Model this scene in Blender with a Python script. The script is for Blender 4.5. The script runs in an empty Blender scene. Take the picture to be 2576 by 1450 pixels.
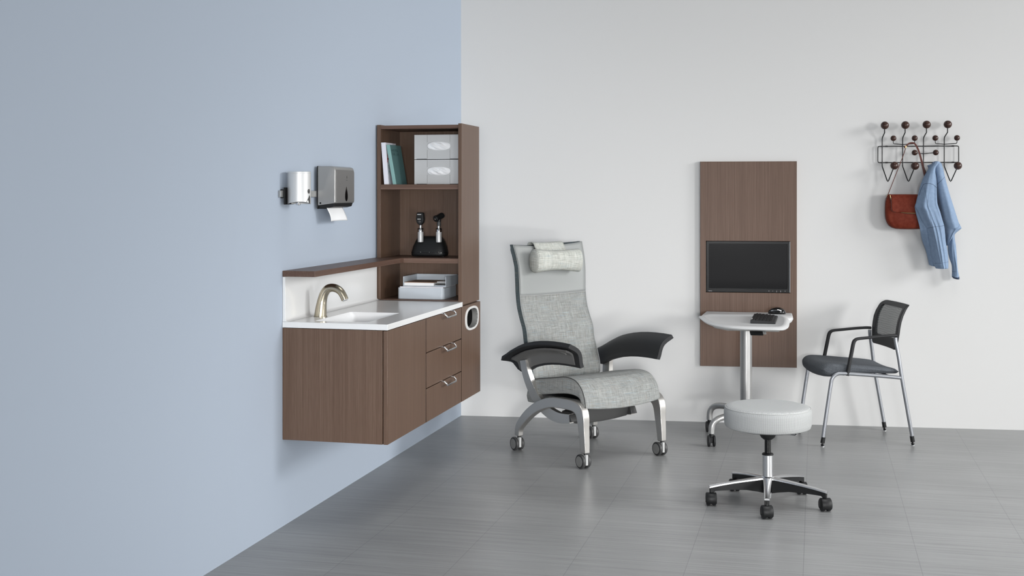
import bpy, bmesh, math, random
from mathutils import Vector, Matrix
random.seed(7)
SC = bpy.context.scene
COL = SC.collection
R = math.radians
# ------------------------------------------------------------------ frames
# world: X right, Y away from the camera, Z up. O = floor corner between the two walls.
OX, OY = -0.3223, 7.8058
AL = R(-13.874)       # left-wall frame: x = out from the wall, y = along the wall away from camera
AW = R(-8.240)        # back-wall frame: x = right along the wall, y = into the wall

class Frame:
    def __init__(s, x, y, ang):
        s.x, s.y, s.a = x, y, ang
    def w(s, p):
        c, n = math.cos(s.a), math.sin(s.a)
        return Vector((s.x + p[0]*c - p[1]*n, s.y + p[0]*n + p[1]*c, p[2]))
FL = Frame(OX, OY, AL)
FW = Frame(OX, OY, AW)
FA = Frame(.398, 6.70, R(36.5))      # patient chair
FS = Frame(1.99, 7.08, R(3.7))       # side chair
FD = Frame(1.337, 7.04, AW)          # cart
FT = Frame(1.158, 5.58, 0)           # stool

# ------------------------------------------------------------------ materials
def lin(c):
    return tuple((v/255/12.92 if v/255 <= .04045 else ((v/255+.055)/1.055)**2.4) for v in c) + (1,)
class N:
    def __init__(s, name):
        s.m = bpy.data.materials.new(name); s.m.use_nodes = True
        s.t = s.m.node_tree; s.b = s.t.nodes['Principled BSDF']
    def n(s, typ, **kw):
        o = s.t.nodes.new(typ)
        for k, v in kw.items():
            if hasattr(o, k): setattr(o, k, v)
            else: o.inputs[k].default_value = v
        return o
    def l(s, a, b): s.t.links.new(a, b)
    def mapping(s, scale, src='Object', rot=(0,0,0)):
        tc = s.n('ShaderNodeTexCoord'); mp = s.n('ShaderNodeMapping')
        mp.inputs['Scale'].default_value = scale; mp.inputs['Rotation'].default_value = rot
        s.l(tc.outputs[src], mp.inputs['Vector']); return mp.outputs['Vector']
    def noise(s, vec, scale=1, detail=4, rough=.5):
        o = s.n('ShaderNodeTexNoise'); o.inputs['Scale'].default_value = scale
        o.inputs['Detail'].default_value = detail; o.inputs['Roughness'].default_value = rough
        s.l(vec, o.inputs['Vector']); return o.outputs['Fac']
    def ramp(s, fac, stops):
        r = s.n('ShaderNodeValToRGB'); e = r.color_ramp.elements
        while len(e) > 1: e.remove(e[0])
        e[0].position, e[0].color = stops[0][0], lin(stops[0][1])
        for p, c in stops[1:]:
            x = e.new(p); x.color = lin(c)
        s.l(fac, r.inputs['Fac']); return r.outputs['Color']
    def mix(s, fac, a, b, mode='MIX'):
        o = s.n('ShaderNodeMix', data_type='RGBA', blend_type=mode)
        for sock, v in ((o.inputs[0], fac), (o.inputs[6], a), (o.inputs[7], b)):
            if hasattr(v, 'node'): s.l(v, sock)
            else: sock.default_value = v
        return o.outputs[2]
    def math(s, op, a, b=0, c=0):
        o = s.n('ShaderNodeMath', operation=op)
        for i, v in enumerate((a, b, c)):
            if hasattr(v, 'node'): s.l(v, o.inputs[i])
            else: o.inputs[i].default_value = v
        return o.outputs[0]
    def set(s, color=None, rough=None, metal=None, spec=None, **kw):
        for k, v in (('Base Color', color), ('Roughness', rough), ('Metallic', metal), ('Specular IOR Level', spec)):
            if v is None: continue
            if hasattr(v, 'node'): s.l(v, s.b.inputs[k])
            else: s.b.inputs[k].default_value = v
        for k, v in kw.items():
            s.b.inputs[k].default_value = v
        return s
    def bump(s, h, strength=.2, dist=.002):
        o = s.n('ShaderNodeBump'); o.inputs['Strength'].default_value = strength; o.inputs['Distance'].default_value = dist
        s.l(h, o.inputs['Height']); s.l(o.outputs['Normal'], s.b.inputs['Normal']); return s

M = {}
def plain(name, c, rough=.5, metal=0, spec=.5, **kw):
    M[name] = N(name).set(lin(c), rough, metal, spec, **kw).m
def noisy(name, c, d, scale, rough=.5, metal=0, bump=0, spec=.5):
    n = N(name); f = n.noise(n.mapping((scale,)*3), 1, 4, .6)
    n.set(n.ramp(f, [(.3, tuple(v-d for v in c)), (.7, tuple(min(255, v+d) for v in c))]), rough, metal, spec)
    if bump: n.bump(f, bump, .001)
    M[name] = n.m

def wood(name, sc, base=(96, 74, 62), d=11, rough=.42):
    n = N(name); v = n.mapping(sc)
    f1 = n.noise(v, 1, 3, .6)
    v2 = n.mapping(tuple(q*.22 for q in sc)); f2 = n.noise(v2, 1, 3, .5)
    v3 = n.mapping(tuple(q*2.6 if q > 10 else q*9 for q in sc)); f3 = n.noise(v3, 1, 2, .5)
    f = n.math('ADD', n.math('MULTIPLY', f1, .55), n.math('ADD', n.math('MULTIPLY', f2, .17), n.math('MULTIPLY', f3, .28)))
    dk = tuple(v-d*1.6 for v in base); lt = (base[0]+d*1.5, base[1]+d*1.5, base[2]+d*1.5)
    n.set(n.ramp(f, [(.32, dk), (.5, base), (.68, lt)]), rough, 0, .45)
    n.bump(f3, .06, .0005); M[name] = n.m
wood('walnut_vertical', (240, 240, 1.6), (95, 74, 60), 9)
wood('walnut_along', (170, 1.8, 170), (87, 65, 54))
wood('walnut_across', (1.8, 170, 170), (99, 76, 64))
wood('walnut_panel', (150, 150, 1.0), (94, 71, 57), 9, .5)
wood('walnut_ball', (14, 14, 60), (60, 37, 29), 8, .3)

# walls
def wallmat(name, c):
    n = N(name); f = n.noise(n.mapping((140, 140, 140)), 1, 3, .6)
    n.set(lin(c), .75, 0, .25); n.bump(f, .10, .0012); M[name] = n.m
wallmat('paint_blue', (171, 182, 196)); wallmat('paint_white', (214, 214, 213))
# floor: grey vinyl tiles with fine streaks running out from the blue wall
n = N('floor_tile'); tc = n.n('ShaderNodeTexCoord')
s1 = n.noise(n.mapping((3.5, 430, 1)), 1, 5, .7); s2 = n.noise(n.mapping((.9, 60, 1)), 1, 3, .6); s3 = n.noise(n.mapping((1.6, 2.4, 1)), 1, 3, .5)
f = n.math('ADD', n.math('MULTIPLY', s1, .56), n.math('ADD', n.math('MULTIPLY', s2, .28), n.math('MULTIPLY', s3, .16)))
col = n.ramp(f, [(.34, (108, 109, 109)), (.5, (137, 138, 138)), (.66, (162, 163, 163))])
bk = n.n('ShaderNodeTexBrick'); bk.offset = 0; bk.squash = 1
mp = n.n('ShaderNodeMapping'); mp.inputs['Rotation'].default_value = (0, 0, 0); mp.inputs['Location'].default_value = (0, .3, 0)
n.l(tc.outputs['Object'], mp.inputs['Vector']); n.l(mp.outputs['Vector'], bk.inputs['Vector'])
for k, v in (('Scale', 1), ('Mortar Size', .0011), ('Mortar Smooth', .1), ('Brick Width', .4275), ('Row Height', .705)): bk.inputs[k].default_value = v
bk.inputs['Color1'].default_value = (.46, .46, .46, 1); bk.inputs['Color2'].default_value = (.54, .54, .54, 1); bk.inputs['Mortar'].default_value = (.5, .5, .5, 1)
tint = n.mix(.35, col, bk.outputs['Color'], 'OVERLAY')
n.set(n.mix(n.math('MULTIPLY', bk.outputs['Fac'], .55), tint, lin((84, 86, 88))), None, 0, .42)
rr = n.math('MULTIPLY_ADD', s1, .16, .27); n.l(rr, n.b.inputs['Roughness'])
n.bump(s1, .10, .0006); M['floor_tile'] = n.m

plain('solid_surface', (223, 224, 224), .18)
plain('basin_white', (240, 241, 242), .25)
plain('gap_shade', (5, 5, 5), .9, 0, .1)  # near-black that puts the shade of gaps and openings into colour
plain('black_plastic', (22, 23, 24), .5, 0, .35)
noisy('black_soft', (30, 31, 33), 2, 900, .62)
plain('black_gloss', (12, 12, 13), .12)
plain('dark_grey', (62, 62, 62), .45)
plain('chrome', (225, 226, 228), .08, 1)
plain('polished_aluminium', (218, 219, 220), .27, 1)
plain('satin_metal', (168, 169, 168), .42, .75)
plain('caster_grey', (128, 128, 126), .45, .2)
plain('frame_metal', (192, 190, 186), .34, .85)
plain('shell_grey', (98, 98, 97), .45)
plain('cart_metal', (172, 172, 171), .38, .7)
plain('silver_paint', (158, 161, 166), .36, .7)
plain('light_plastic', (190, 191, 190), .4)
plain('soap_silver', (208, 209, 209), .46, .45)
plain('towel_side', (156, 156, 155), .36, .45)
plain('towel_front', (104, 103, 102), .45, .1)
plain('clear_grey', (194, 195, 195), .2, .0)
plain('tissue', (243, 244, 245), .9)
plain('paper', (236, 237, 238), .85)
plain('tray_grey', (190, 198, 206), .42)
plain('desk_white', (208, 209, 209), .38)
plain('screen', (34, 34, 35), .05, 0, .4)
plain('bezel', (20, 21, 22), .3, 0, .12)
plain('print_white', (225, 225, 225), .6)
plain('print_dark', (58, 58, 58), .6)
plain('brass', (196, 176, 128), .3, 1)
plain('book_white', (226, 226, 234), .6)
plain('book_teal', (130, 170, 166), .55)
plain('book_cover', (92, 126, 126), .5)
plain('red_ink', (176, 14, 30), .6)
plain('teal_ink', (70, 130, 120), .6)
plain('dark_teal_ink', (34, 62, 62), .6)
plain('vinyl_grey', (146, 149, 148), .5)
plain('wire_black', (13, 13, 14), .35)
# faucet brushed nickel
plain('brushed_nickel', (176, 168, 150), .24, 1)
plain('ring_white', (212, 212, 210), .35)
noisy('leather', (108, 41, 23), 9, 45, .6, 0, .25, .2)
noisy('leather_dark', (82, 32, 20), 5, 60, .5)
noisy('suede_blue', (126, 146, 171), 5, 60, .85, 0, .3, .2)
noisy('suede_hem', (122, 141, 166), 5, 60, .85, 0, .3, .2)
plain('seam_navy', (44, 56, 78), .8)

def crosshatch(name, a, b, c, k=1.0, rough=.85):
    n = N(name); uv = n.mapping((1, 1, 1), 'UV')
    def st(sx, sy, d=3): 
        mp = n.n('ShaderNodeMapping'); mp.inputs['Scale'].default_value = (sx*k, sy*k, 1); n.l(uv, mp.inputs['Vector'])
        return n.noise(mp.outputs['Vector'], 1, d, .6)
    u1 = st(420, 15); v1 = st(15, 420); u2 = st(110, 7); v2 = st(7, 110); g = st(300, 300, 2)
    f = n.math('ADD', n.math('MULTIPLY', u1, .34), n.math('ADD', n.math('MULTIPLY', v1, .34), n.math('ADD', n.math('MULTIPLY', u2, .12), n.math('ADD', n.math('MULTIPLY', v2, .12), n.math('MULTIPLY', g, .04)))))
    c1 = n.ramp(f, [(.38, b), (.47, a), (.56, c)])
    # coloured threads
    t1 = n.math('GREATER_THAN', st(260, 6, 1), .66); t2 = n.math('GREATER_THAN', st(6, 260, 1), .66)
    c2 = n.mix(n.math('MULTIPLY', t1, .35), c1, lin((150, 134, 116))); c3 = n.mix(n.math('MULTIPLY', t2, .35), c2, lin((140, 168, 182)))
    n.set(c3, rough, 0, .2); n.bump(f, .25, .001); M[name] = n.m
crosshatch('weave_seat', (137, 139, 137), (108, 110, 109), (163, 165, 163), 1.25)
crosshatch('weave_pillow', (176, 178, 172), (136, 137, 130), (204, 206, 200), 1.25)
crosshatch('weave_shaded', (88, 98, 100), (68, 77, 79), (106, 116, 118), 1.25)  # teal copy of the seat weave, darkened for the shaded side
noisy('heather', (82, 86, 91), 24, 420, .9, 0, .3, .2)

# stool knit: chevron columns
n = N('knit'); tc = n.n('ShaderNodeTexCoord'); sp = n.n('ShaderNodeSeparateXYZ'); n.l(tc.outputs['UV'], sp.inputs[0])
u, v = sp.outputs[0], sp.outputs[1]
tri = n.math('ABSOLUTE', n.math('SUBTRACT', n.math('FRACT', n.math('MULTIPLY', u, 116)), .5))
ph = n.math('FRACT', n.math('ADD', n.math('MULTIPLY', v, 205), n.math('MULTIPLY', tri, 1.5)))
line = n.math('ABSOLUTE', n.math('SUBTRACT', ph, .5))
edge = n.math('MINIMUM', tri, n.math('SUBTRACT', .5, tri))
m1 = n.math('MULTIPLY', n.math('SMOOTH_MIN', line, n.math('MULTIPLY', edge, 1.6), .1), 2.4)
n.set(n.ramp(m1, [(.0, (132, 134, 134)), (.25, (164, 166, 166)), (.62, (200, 202, 201))]), .85, 0, .2); n.bump(m1, .4, .0012); M['knit'] = n.m

# mesh back: fine open weave
n = N('mesh_fabric'); v = n.mapping((1, 1, 1), 'UV')
w1 = n.n('ShaderNodeTexWave'); w1.inputs['Scale'].default_value = 26; w1.inputs['Distortion'].default_value = 5; w1.inputs['Detail'].default_value = 1; w1.inputs['Detail Scale'].default_value=.6; w1.bands_direction = 'Y'; n.l(v, w1.inputs['Vector'])
n.set(n.ramp(w1.outputs['Fac'], [(0, (62, 65, 64)), (1, (108, 112, 109))]), .8, 0, .2, Alpha=.82); M['mesh_fabric'] = n.m
plain('clear_acrylic', (232, 234, 235), .06, 0, .5, **{'Transmission Weight': .0, 'Alpha': .18})

# ------------------------------------------------------------------ mesh builder
class MB:
    def __init__(s): s.v = []; s.f = []; s.uv = []
    def add(s, vs, fs, uvs=None):
        k = len(s.v); s.v += [tuple(p) for p in vs]
        for i, f in enumerate(fs):
            s.f.append(tuple(j+k for j in f)); s.uv.append(uvs[i] if uvs else None)
        return s
    def box(s, x0, x1, y0, y1, z0, z1):
        p = [(x, y, z) for x in (x0, x1) for y in (y0, y1) for z in (z0, z1)]
        return s.add(p, [(0,1,3,2),(4,6,7,5),(0,4,5,1),(2,3,7,6),(0,2,6,4),(1,5,7,3)])
    def prism(s, pts, ax, lo, hi):
        n = len(pts); g = {'x': lambda a, b, t: (t, a, b), 'y': lambda a, b, t: (a, t, b), 'z': lambda a, b, t: (a, b, t)}[ax]
        v = [g(a, b, lo) for a, b in pts] + [g(a, b, hi) for a, b in pts]
        f = [tuple(range(n)), tuple(range(2*n-1, n-1, -1))] + [(i, (i+1) % n, n+(i+1) % n, n+i) for i in range(n)]
        return s.add(v, f)
    def tube(s, path, r, n=14, flat=None, cap=True, up=None):
        P = [Vector(p) for p in path]; m = len(P); rs = r if isinstance(r, (list, tuple)) else [r]*m
        T = [((P[min(i+1, m-1)]-P[max(i-1, 0)]).normalized()) for i in range(m)]
        a = Vector(up) if up else (Vector((0, 0, 1)) if abs(T[0].z) < .9 else Vector((1, 0, 0)))
        u = (a - T[0]*a.dot(T[0])).normalized(); v = []
        for i in range(m):
            u = (u - T[i]*u.dot(T[i])).normalized(); w = T[i].cross(u)
            fx = flat if flat else 1
            for k in range(n):
                t = 2*math.pi*k/n
                v.append(P[i] + u*math.cos(t)*rs[i] + w*math.sin(t)*rs[i]*fx)
        f = [(i*n+k, i*n+(k+1) % n, (i+1)*n+(k+1) % n, (i+1)*n+k) for i in range(m-1) for k in range(n)]
        if cap: f += [tuple(range(n-1, -1, -1)), tuple((m-1)*n+k for k in range(n))]
        return s.add(v, f)
    def cyl(s, a, b, r, r2=None, n=32): return s.tube([a, b], [r, r if r2 is None else r2], n)
    def lathe(s, prof, c=(0, 0, 0), axis=(0, 0, 1), n=40):
        A = Vector(axis).normalized(); B = Vector((1, 0, 0)) if abs(A.x) < .9 else Vector((0, 1, 0))
        B = (B-A*B.dot(A)).normalized(); Cc = A.cross(B); c = Vector(c); v = []
        m = len(prof)
        for r, h in prof:
            for k in range(n):
                t = 2*math.pi*k/n; v.append(c + A*h + (B*math.cos(t)+Cc*math.sin(t))*max(r, 1e-5))
        f = [(i*n+k, i*n+(k+1) % n, (i+1)*n+(k+1) % n, (i+1)*n+k) for i in range(m-1) for k in range(n)]
        f += [tuple(range(n-1, -1, -1)), tuple((m-1)*n+k for k in range(n))]
        return s.add(v, f)
    def loft(s, rings, closed=True, cap=True, uv=False, flip=False):
        n = len(rings[0]); m = len(rings); v = [p for r in rings for p in r]; f = []; uvs = []
        L = [0]
        for i in range(1, m): L.append(L[-1] + (Vector(rings[i][n//4])-Vector(rings[i-1][n//4])).length)
        arc = [[0] for _ in rings]
        for i, r in enumerate(rings):
            for k in range(n): arc[i].append(arc[i][-1] + (Vector(r[(k+1) % n])-Vector(r[k])).length)
        am = arc[m//2]
        for i in range(m-1):
            for k in range(n if closed else n-1):
                q = [i*n+k, i*n+(k+1) % n, (i+1)*n+(k+1) % n, (i+1)*n+k]
                w = [(L[i], am[k]), (L[i], am[k+1]), (L[i+1], am[k+1]), (L[i+1], am[k])]
                if flip: q.reverse(); w.reverse()
                f.append(tuple(q)); uvs.append(w)
        if cap and closed:
            for base, idx in ((0, range(n-1, -1, -1)), ((m-1)*n, range(n))):
                f.append(tuple(base+k for k in idx))
                pr = []
                for k in idx:
                    p = Vector(v[base+k]); 
                    d0 = (Vector(rings[-1][0])-Vector(rings[0][0])).normalized()
                    ax = max(range(3), key=lambda j: abs(d0[j])); o = [j for j in range(3) if j != ax]
                    pr.append((p[o[0]], p[o[1]]))
                uvs.append(pr)
        return s.add(v, f, uvs if uv else None)
    def ring(s, outer, inner, g):
        """plate with a hole; g(a,b,t) maps to 3-D, t=0 front, t=1 back"""
        n = len(outer); v = []
        for t in (0, 1):
            v += [g(a, b, t) for a, b in outer]; v += [g(a, b, t) for a, b in inner]
        f = []; uvs = []
        U = lambda i: (outer+inner)[i % (2*n)]
        for i in range(n):
            j = (i+1) % n
            for q in ((i, j, n+j, n+i), (2*n+i, 3*n+i, 3*n+j, 2*n+j), (i, 2*n+i, 2*n+j, j), (n+i, n+j, 3*n+j, 3*n+i)):
                f.append(q); uvs.append([U(k) for k in q])
        return s.add(v, f, uvs)
    def ball(s, c, r, n=24, sc=(1, 1, 1)):
        m = n//2; prof = []
        v = []; c = Vector(c)
        for i in range(m+1):
            a = math.pi*i/m
            for k in range(n):
                t = 2*math.pi*k/n
                v.append(c + Vector((math.sin(a)*math.cos(t)*r*sc[0], math.sin(a)*math.sin(t)*r*sc[1], -math.cos(a)*r*sc[2])))
        f = [(i*n+k, i*n+(k+1) % n, (i+1)*n+(k+1) % n, (i+1)*n+k) for i in range(m) for k in range(n)]
        return s.add(v, f)

def rrect(u0, u1, v0, v1, r, n=6):
    rs = r if isinstance(r, (list, tuple)) else [r]*4; out = []
    for (cx, cy, sx, sy, a0), q in zip(((u1, v1, -1, -1, 0), (u0, v1, 1, -1, 90), (u0, v0, 1, 1, 180), (u1, v0, -1, 1, 270)), rs):
        for i in range(n+1):
            t = R(a0+90*i/n); out.append((cx+sx*q+q*math.cos(t), cy+sy*q+q*math.sin(t)))
    return out

def smooth(pts, k=6, closed=False):
    """Catmull-Rom through the points"""
    P = [Vector(p) for p in pts]; n = len(P); out = []
    rng = n if closed else n-1
    for i in range(rng):
        if closed: p0, p1, p2, p3 = P[i-1], P[i], P[(i+1) % n], P[(i+2) % n]
        else: p0, p1, p2, p3 = P[max(i-1, 0)], P[i], P[i+1], P[min(i+2, n-1)]
        for j in range(k):
            t = j/k
            out.append(.5*((2*p1)+(p2-p0)*t+(2*p0-5*p1+4*p2-p3)*t*t+(3*p1-p0-3*p2+p3)*t**3))
    if not closed: out.append(P[-1])
    return [tuple(p) for p in out]
def lerp(tab, x):
    if x <= tab[0][0]: return tab[0][1]
    for (a, b), (c, d) in zip(tab, tab[1:]):
        if x <= c: return b+(d-b)*(x-a)/(c-a)
    return tab[-1][1]
def slerp(tab, x):   # smooth table
    n = len(tab)
    for i in range(n-1):
        if x <= tab[i+1][0] or i == n-2:
            x0, x1 = tab[i][0], tab[i+1][0]; t = min(1, max(0, (x-x0)/(x1-x0)))
            y0 = tab[max(i-1, 0)][1]; y1 = tab[i][1]; y2 = tab[i+1][1]; y3 = tab[min(i+2, n-1)][1]
            return .5*((2*y1)+(y2-y0)*t+(2*y0-5*y1+4*y2-y3)*t*t+(3*y1-y0-3*y2+y3)*t**3)

# ------------------------------------------------------------------ objects
class Thing:
    def __init__(s, name, label, cat, frame, base, group=None, kind=None, turn=0):
        """a thing whose parts are modelled in `frame`; its Empty stands at `base` (frame coordinates)"""
        s.fr, s.base = frame, Vector(base)
        o = bpy.data.objects.new(name, None); COL.objects.link(o); o.empty_display_size = .05
        o.location = frame.w(base); o.rotation_euler = (0, 0, frame.a)
        s.o = o
        if label: o['label'] = label
        if cat: o['category'] = cat
        if group: o['group'] = group
        if kind: o['kind'] = kind
    def part(s, name, mb, mat, bevel=0, parent=None, label=None, seg=2, ang=35, smooth=True, solid=0, subsurf=0, origin=None, hard=False):
        o = mesh_obj(name, mb, mat, s.base, bevel, seg, ang, smooth, solid, subsurf)
        o.parent = parent or s.o
        if label: o['label'] = label
        return o
def mesh_obj(name, mb, mat, base=(0, 0, 0), bevel=0, seg=2, ang=35, smooth=True, solid=0, subsurf=0):
    me = bpy.data.meshes.new(name); b = Vector(base)
    me.from_pydata([tuple(Vector(p)-b) for p in mb.v], [], mb.f); me.validate()
    if any(mb.uv) and len(me.polygons) == len(mb.f):
        l = me.uv_layers.new(name='UVMap')
        for p, q in zip(me.polygons, mb.uv):
            if q:
                for li, c in zip(p.loop_indices, q): l.data[li].uv = c
    bm = bmesh.new(); bm.from_mesh(me)
    bmesh.ops.recalc_face_normals(bm, faces=bm.faces); bm.to_mesh(me); bm.free()
    if smooth:
        for p in me.polygons: p.use_smooth = True
        me.set_sharp_from_angle(angle=R(ang))
    o = bpy.data.objects.new(name, me); COL.objects.link(o); me.materials.append(M[mat] if isinstance(mat, str) else mat)
    if subsurf:
        m = o.modifiers.new('s', 'SUBSURF'); m.levels = subsurf; m.render_levels = subsurf
    if solid:
        m = o.modifiers.new('t', 'SOLIDIFY'); m.thickness = abs(solid); m.offset = -1 if solid > 0 else 1
    if bevel:
        m = o.modifiers.new('b', 'BEVEL'); m.width = bevel; m.segments = seg; m.limit_method = 'ANGLE'; m.angle_limit = R(ang); m.harden_normals = False
    return o
def single(name, mb, mat, frame, base, label, cat, group=None, **kw):
    o = mesh_obj(name, mb, mat, base, **kw)
    o.location = frame.w(base); o.rotation_euler = (0, 0, frame.a)
    o['label'] = label; o['category'] = cat
    if group: o['group'] = group
    return o
def structure(name, mb, mat, frame, base=(0, 0, 0)):
    o = mesh_obj(name, mb, mat, base, smooth=False); o.location = frame.w(base); o.rotation_euler = (0, 0, frame.a); o['kind'] = 'structure'
    return o
def text_mesh(txt, size, g, sx=1.0, depth=.0004):
    """letters as geometry: g(x,y,t) maps the flat text plane into frame coordinates"""
    cu = bpy.data.curves.new('txt', 'FONT'); cu.body = txt; cu.size = size; cu.align_x = 'CENTER'; cu.align_y = 'CENTER'; cu.resolution_u = 2
    t = bpy.data.objects.new('txt', cu); COL.objects.link(t)
    dg = bpy.context.evaluated_depsgraph_get(); me = bpy.data.meshes.new_from_object(t.evaluated_get(dg))
    mb = MB(); mb.add([g(v.co.x*sx, v.co.y, 0) for v in me.vertices], [tuple(p.vertices) for p in me.polygons])
    bpy.data.objects.remove(t); bpy.data.curves.remove(cu); bpy.data.meshes.remove(me)
    return mb

# ================================================================== setting
cz = math.cos
structure('floor', MB().box(-.25, 9, -12, 4, -.1, 0), 'floor_tile', FL)
structure('wall_left', MB().box(-.15, 0, -10.5, 0, 0, 4.2), 'paint_blue', FL)
structure('wall_back', MB().box(-.2, 7.5, 0, .15, 0, 4.2), 'paint_white', FW)

# ================================================================== vanity (left wall). helper: a = distance from the corner
def LB(mb, a0, a1, b0, b1, z0, z1): return mb.box(b0, b1, -a1, -a0, z0, z1)
ZB, ZT = .367, .838
t = Thing('base_cabinet', 'walnut wall-hung sink cabinet with a plain door and three drawers under the white worktop', 'cabinet', FL, (.235, -2.15, ZB))
mb = MB(); LB(mb, 2.672, 2.692, .001, .446, ZB, ZT)
t.part('end_panel', mb, 'walnut_vertical', .001)
mb = MB(); LB(mb, 1.605, 2.672, .001, .02, ZB+.002, ZT-.15); LB(mb, 1.605, 2.672, .02, .446, ZB+.001, ZB+.02); LB(mb, 1.605, 1.625, .02, .446, ZB+.02, ZT); LB(mb, 2.165, 2.185, .02, .446, ZB+.02, ZT-.15)
t.part('carcass', mb, 'walnut_vertical')
mb = MB(); LB(mb, 1.63, 2.66, .430, .4475, ZB+.022, ZT-.003)
t.part('gap_shade_plate', mb, 'gap_shade')  # black plate standing in for the shade behind the fronts
mb = MB(); LB(mb, 2.1815, 2.692, .450, .469, ZB, ZT-.001)
t.part('door', mb, 'walnut_vertical', .0012)
def handle(z, ac):
    # chrome bow handle wrapping over the top edge of the drawer
    w = .078; half = [(w, .464, z+.0022), (w, .476, z+.0022), (w, .486, z-.001), (w-.0015, .4935, z-.008), (w-.005, .4965, z-.0155), (w-.010, .497, z-.017)]
    pth = [(b, -(ac+a), zz) for a, b, zz in half]+[(b, -(ac-a), zz) for a, b, zz in reversed(half)]
    return MB().tube(pth, .0044, 12, up=(0, 0, 1))
for z0, z1 in ((ZB, .5175), (.5215, .6795), (.6835, ZT-.001)):
    mb = MB(); LB(mb, 1.608, 2.1740, .450, .469, z0, z1)
    d = t.part('drawer', mb, 'walnut_vertical', .0012)
    t.part('handle', handle(z1, 1.866), 'chrome', parent=d, label='chrome bow handle', ang=50)

mb = MB(); LB(mb, 2.1745, 2.181, .449, .4686, ZB+.001, ZT-.002)
t.part('gap_shade_strip', mb, 'gap_shade', smooth=False)  # black strip fills the gap, painting its shade as a dark line
mb = MB(); LB(mb, 1.6025, 1.6075, .449, .4686, ZB+.001, ZT-.002)
t.part('gap_shade_strip', mb, 'gap_shade', smooth=False)  # same painted gap shade beside the waste cabinet
# waste cabinet
t = Thing('waste_cabinet', 'narrow walnut waste-bin cabinet with an oval white-rimmed opening, beside the drawers', 'cabinet', FL, (.235, -1.427, ZB))
mb = MB(); LB(mb, 1.252, 1.27, .001, .449, ZB, .842); LB(mb, 1.584, 1.602, .001, .449, ZB, .842); LB(mb, 1.27, 1.584, .001, .018, ZB, .842); LB(mb, 1.27, 1.584, .018, .449, ZB, ZB+.018); LB(mb, 1.27, 1.584, .018, .449, .824, .842)
t.part('carcass', mb, 'walnut_vertical')
OV = lambda s: rrect(-1.538-s, -1.296+s, .707-s, .828+s, [.038+s]*4, 8)
# the opening is a stadium-like shape with bowed sides
def bow(pts, k=0.0): return pts
def opening(sc):
    out = []
    ca, czz, w, h = 1.416, .768, .118*sc, .0575*sc if sc > .9 else .0575*sc
    n = 64
    for i in range(n):
        th = 2*math.pi*i/n; c, s_ = math.cos(th), math.sin(th)
        e = .74
        out.append((-(ca)+w*(abs(c)**e)*(1 if c >= 0 else -1), czz+h*(abs(s_)**e)*(1 if s_ >= 0 else -1)))
    return out
def rect_match(pts, x0, x1, z0, z1):
    cx, cz_ = -1.416, .768; out = []
    for a, b in pts:
        dx, dz = a-cx, b-cz_; k = 1e9
        if dx > 1e-9: k = min(k, (x1-cx)/dx)
        if dx < -1e-9: k = min(k, (x0-cx)/dx)
        if dz > 1e-9: k = min(k, (z1-cz_)/dz)
        if dz < -1e-9: k = min(k, (z0-cz_)/dz)
        out.append((cx+dx*k, cz_+dz*k))
    return out
o_in = opening(1.0)
# snap ring corners to the door corners
outer = rect_match(o_in, -1.600, -1.252, ZB, .840)
for cxy in ((-1.600, ZB), (-1.252, ZB), (-1.600, .840), (-1.252, .840)):
    i = min(range(len(outer)), key=lambda k: (outer[k][0]-cxy[0])**2+(outer[k][1]-cxy[1])**2); outer[i] = cxy
mb = MB().ring(outer, o_in, lambda a, b, q: (.469-.019*q, a, b))
d = t.part('door', mb, 'walnut_vertical')
mb = MB().ring(opening(1.05), opening(.85), lambda a, b, q: (.4735-.006*q, a, b))
mb2 = opening(.85); mb3 = opening(.80)
rim = t.part('opening_rim', mb, 'ring_white', .0012, parent=d, label='white oval rim')
mb = MB(); k = len(mb2)
mb.add([(.4735, a, b) for a, b in mb2]+[(.443, a, b) for a, b in mb2], [(i, (i+1) % k, k+(i+1) % k, k+i) for i in range(k)])
t.part('chute', mb, 'caster_grey', parent=d)
mb = MB(); mb.add([(.4435, a, b) for a, b in mb2], [tuple(range(k))]); t.part('chute_shade_sheet', mb, 'gap_shade', parent=d)  # black sheet standing in for the dark inside of the bin

# worktop with integrated basin, backsplash
t = Thing('worktop', 'white solid-surface worktop with integrated rectangular basin and low backsplash', 'countertop', FL, (.235, -2.14, .840))
def basin_ring(y0, y1, x0, x1, r): return rrect(x0, x1, y0, y1, r, 6)
bo = basin_ring(-2.628, -2.213, .119, .357, .012)
def rm(pts, X0, X1, Y0, Y1):
    cx, cy = .238, -2.42; out = []
    for a, b in pts:
        dx, dy = a-cx, b-cy; k = 1e9
        if abs(dx) > 1e-9: k = min(k, ((X1 if dx > 0 else X0)-cx)/dx)
        if abs(dy) > 1e-9: k = min(k, ((Y1 if dy > 0 else Y0)-cy)/dy)
        out.append((cx+dx*k, cy+dy*k))
    for c in ((X0, Y0), (X0, Y1), (X1, Y0), (X1, Y1)):
        i = min(range(len(out)), key=lambda q: (out[q][0]-c[0])**2+(out[q][1]-c[1])**2); out[i] = c
    return out
out = rm(bo, .001, .470, -2.694, -1.586)
mb = MB().ring(out, bo, lambda a, b, q: (a, b, .864-.024*q))
t.part('slab', mb, 'solid_surface', .0012, ang=60)
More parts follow.
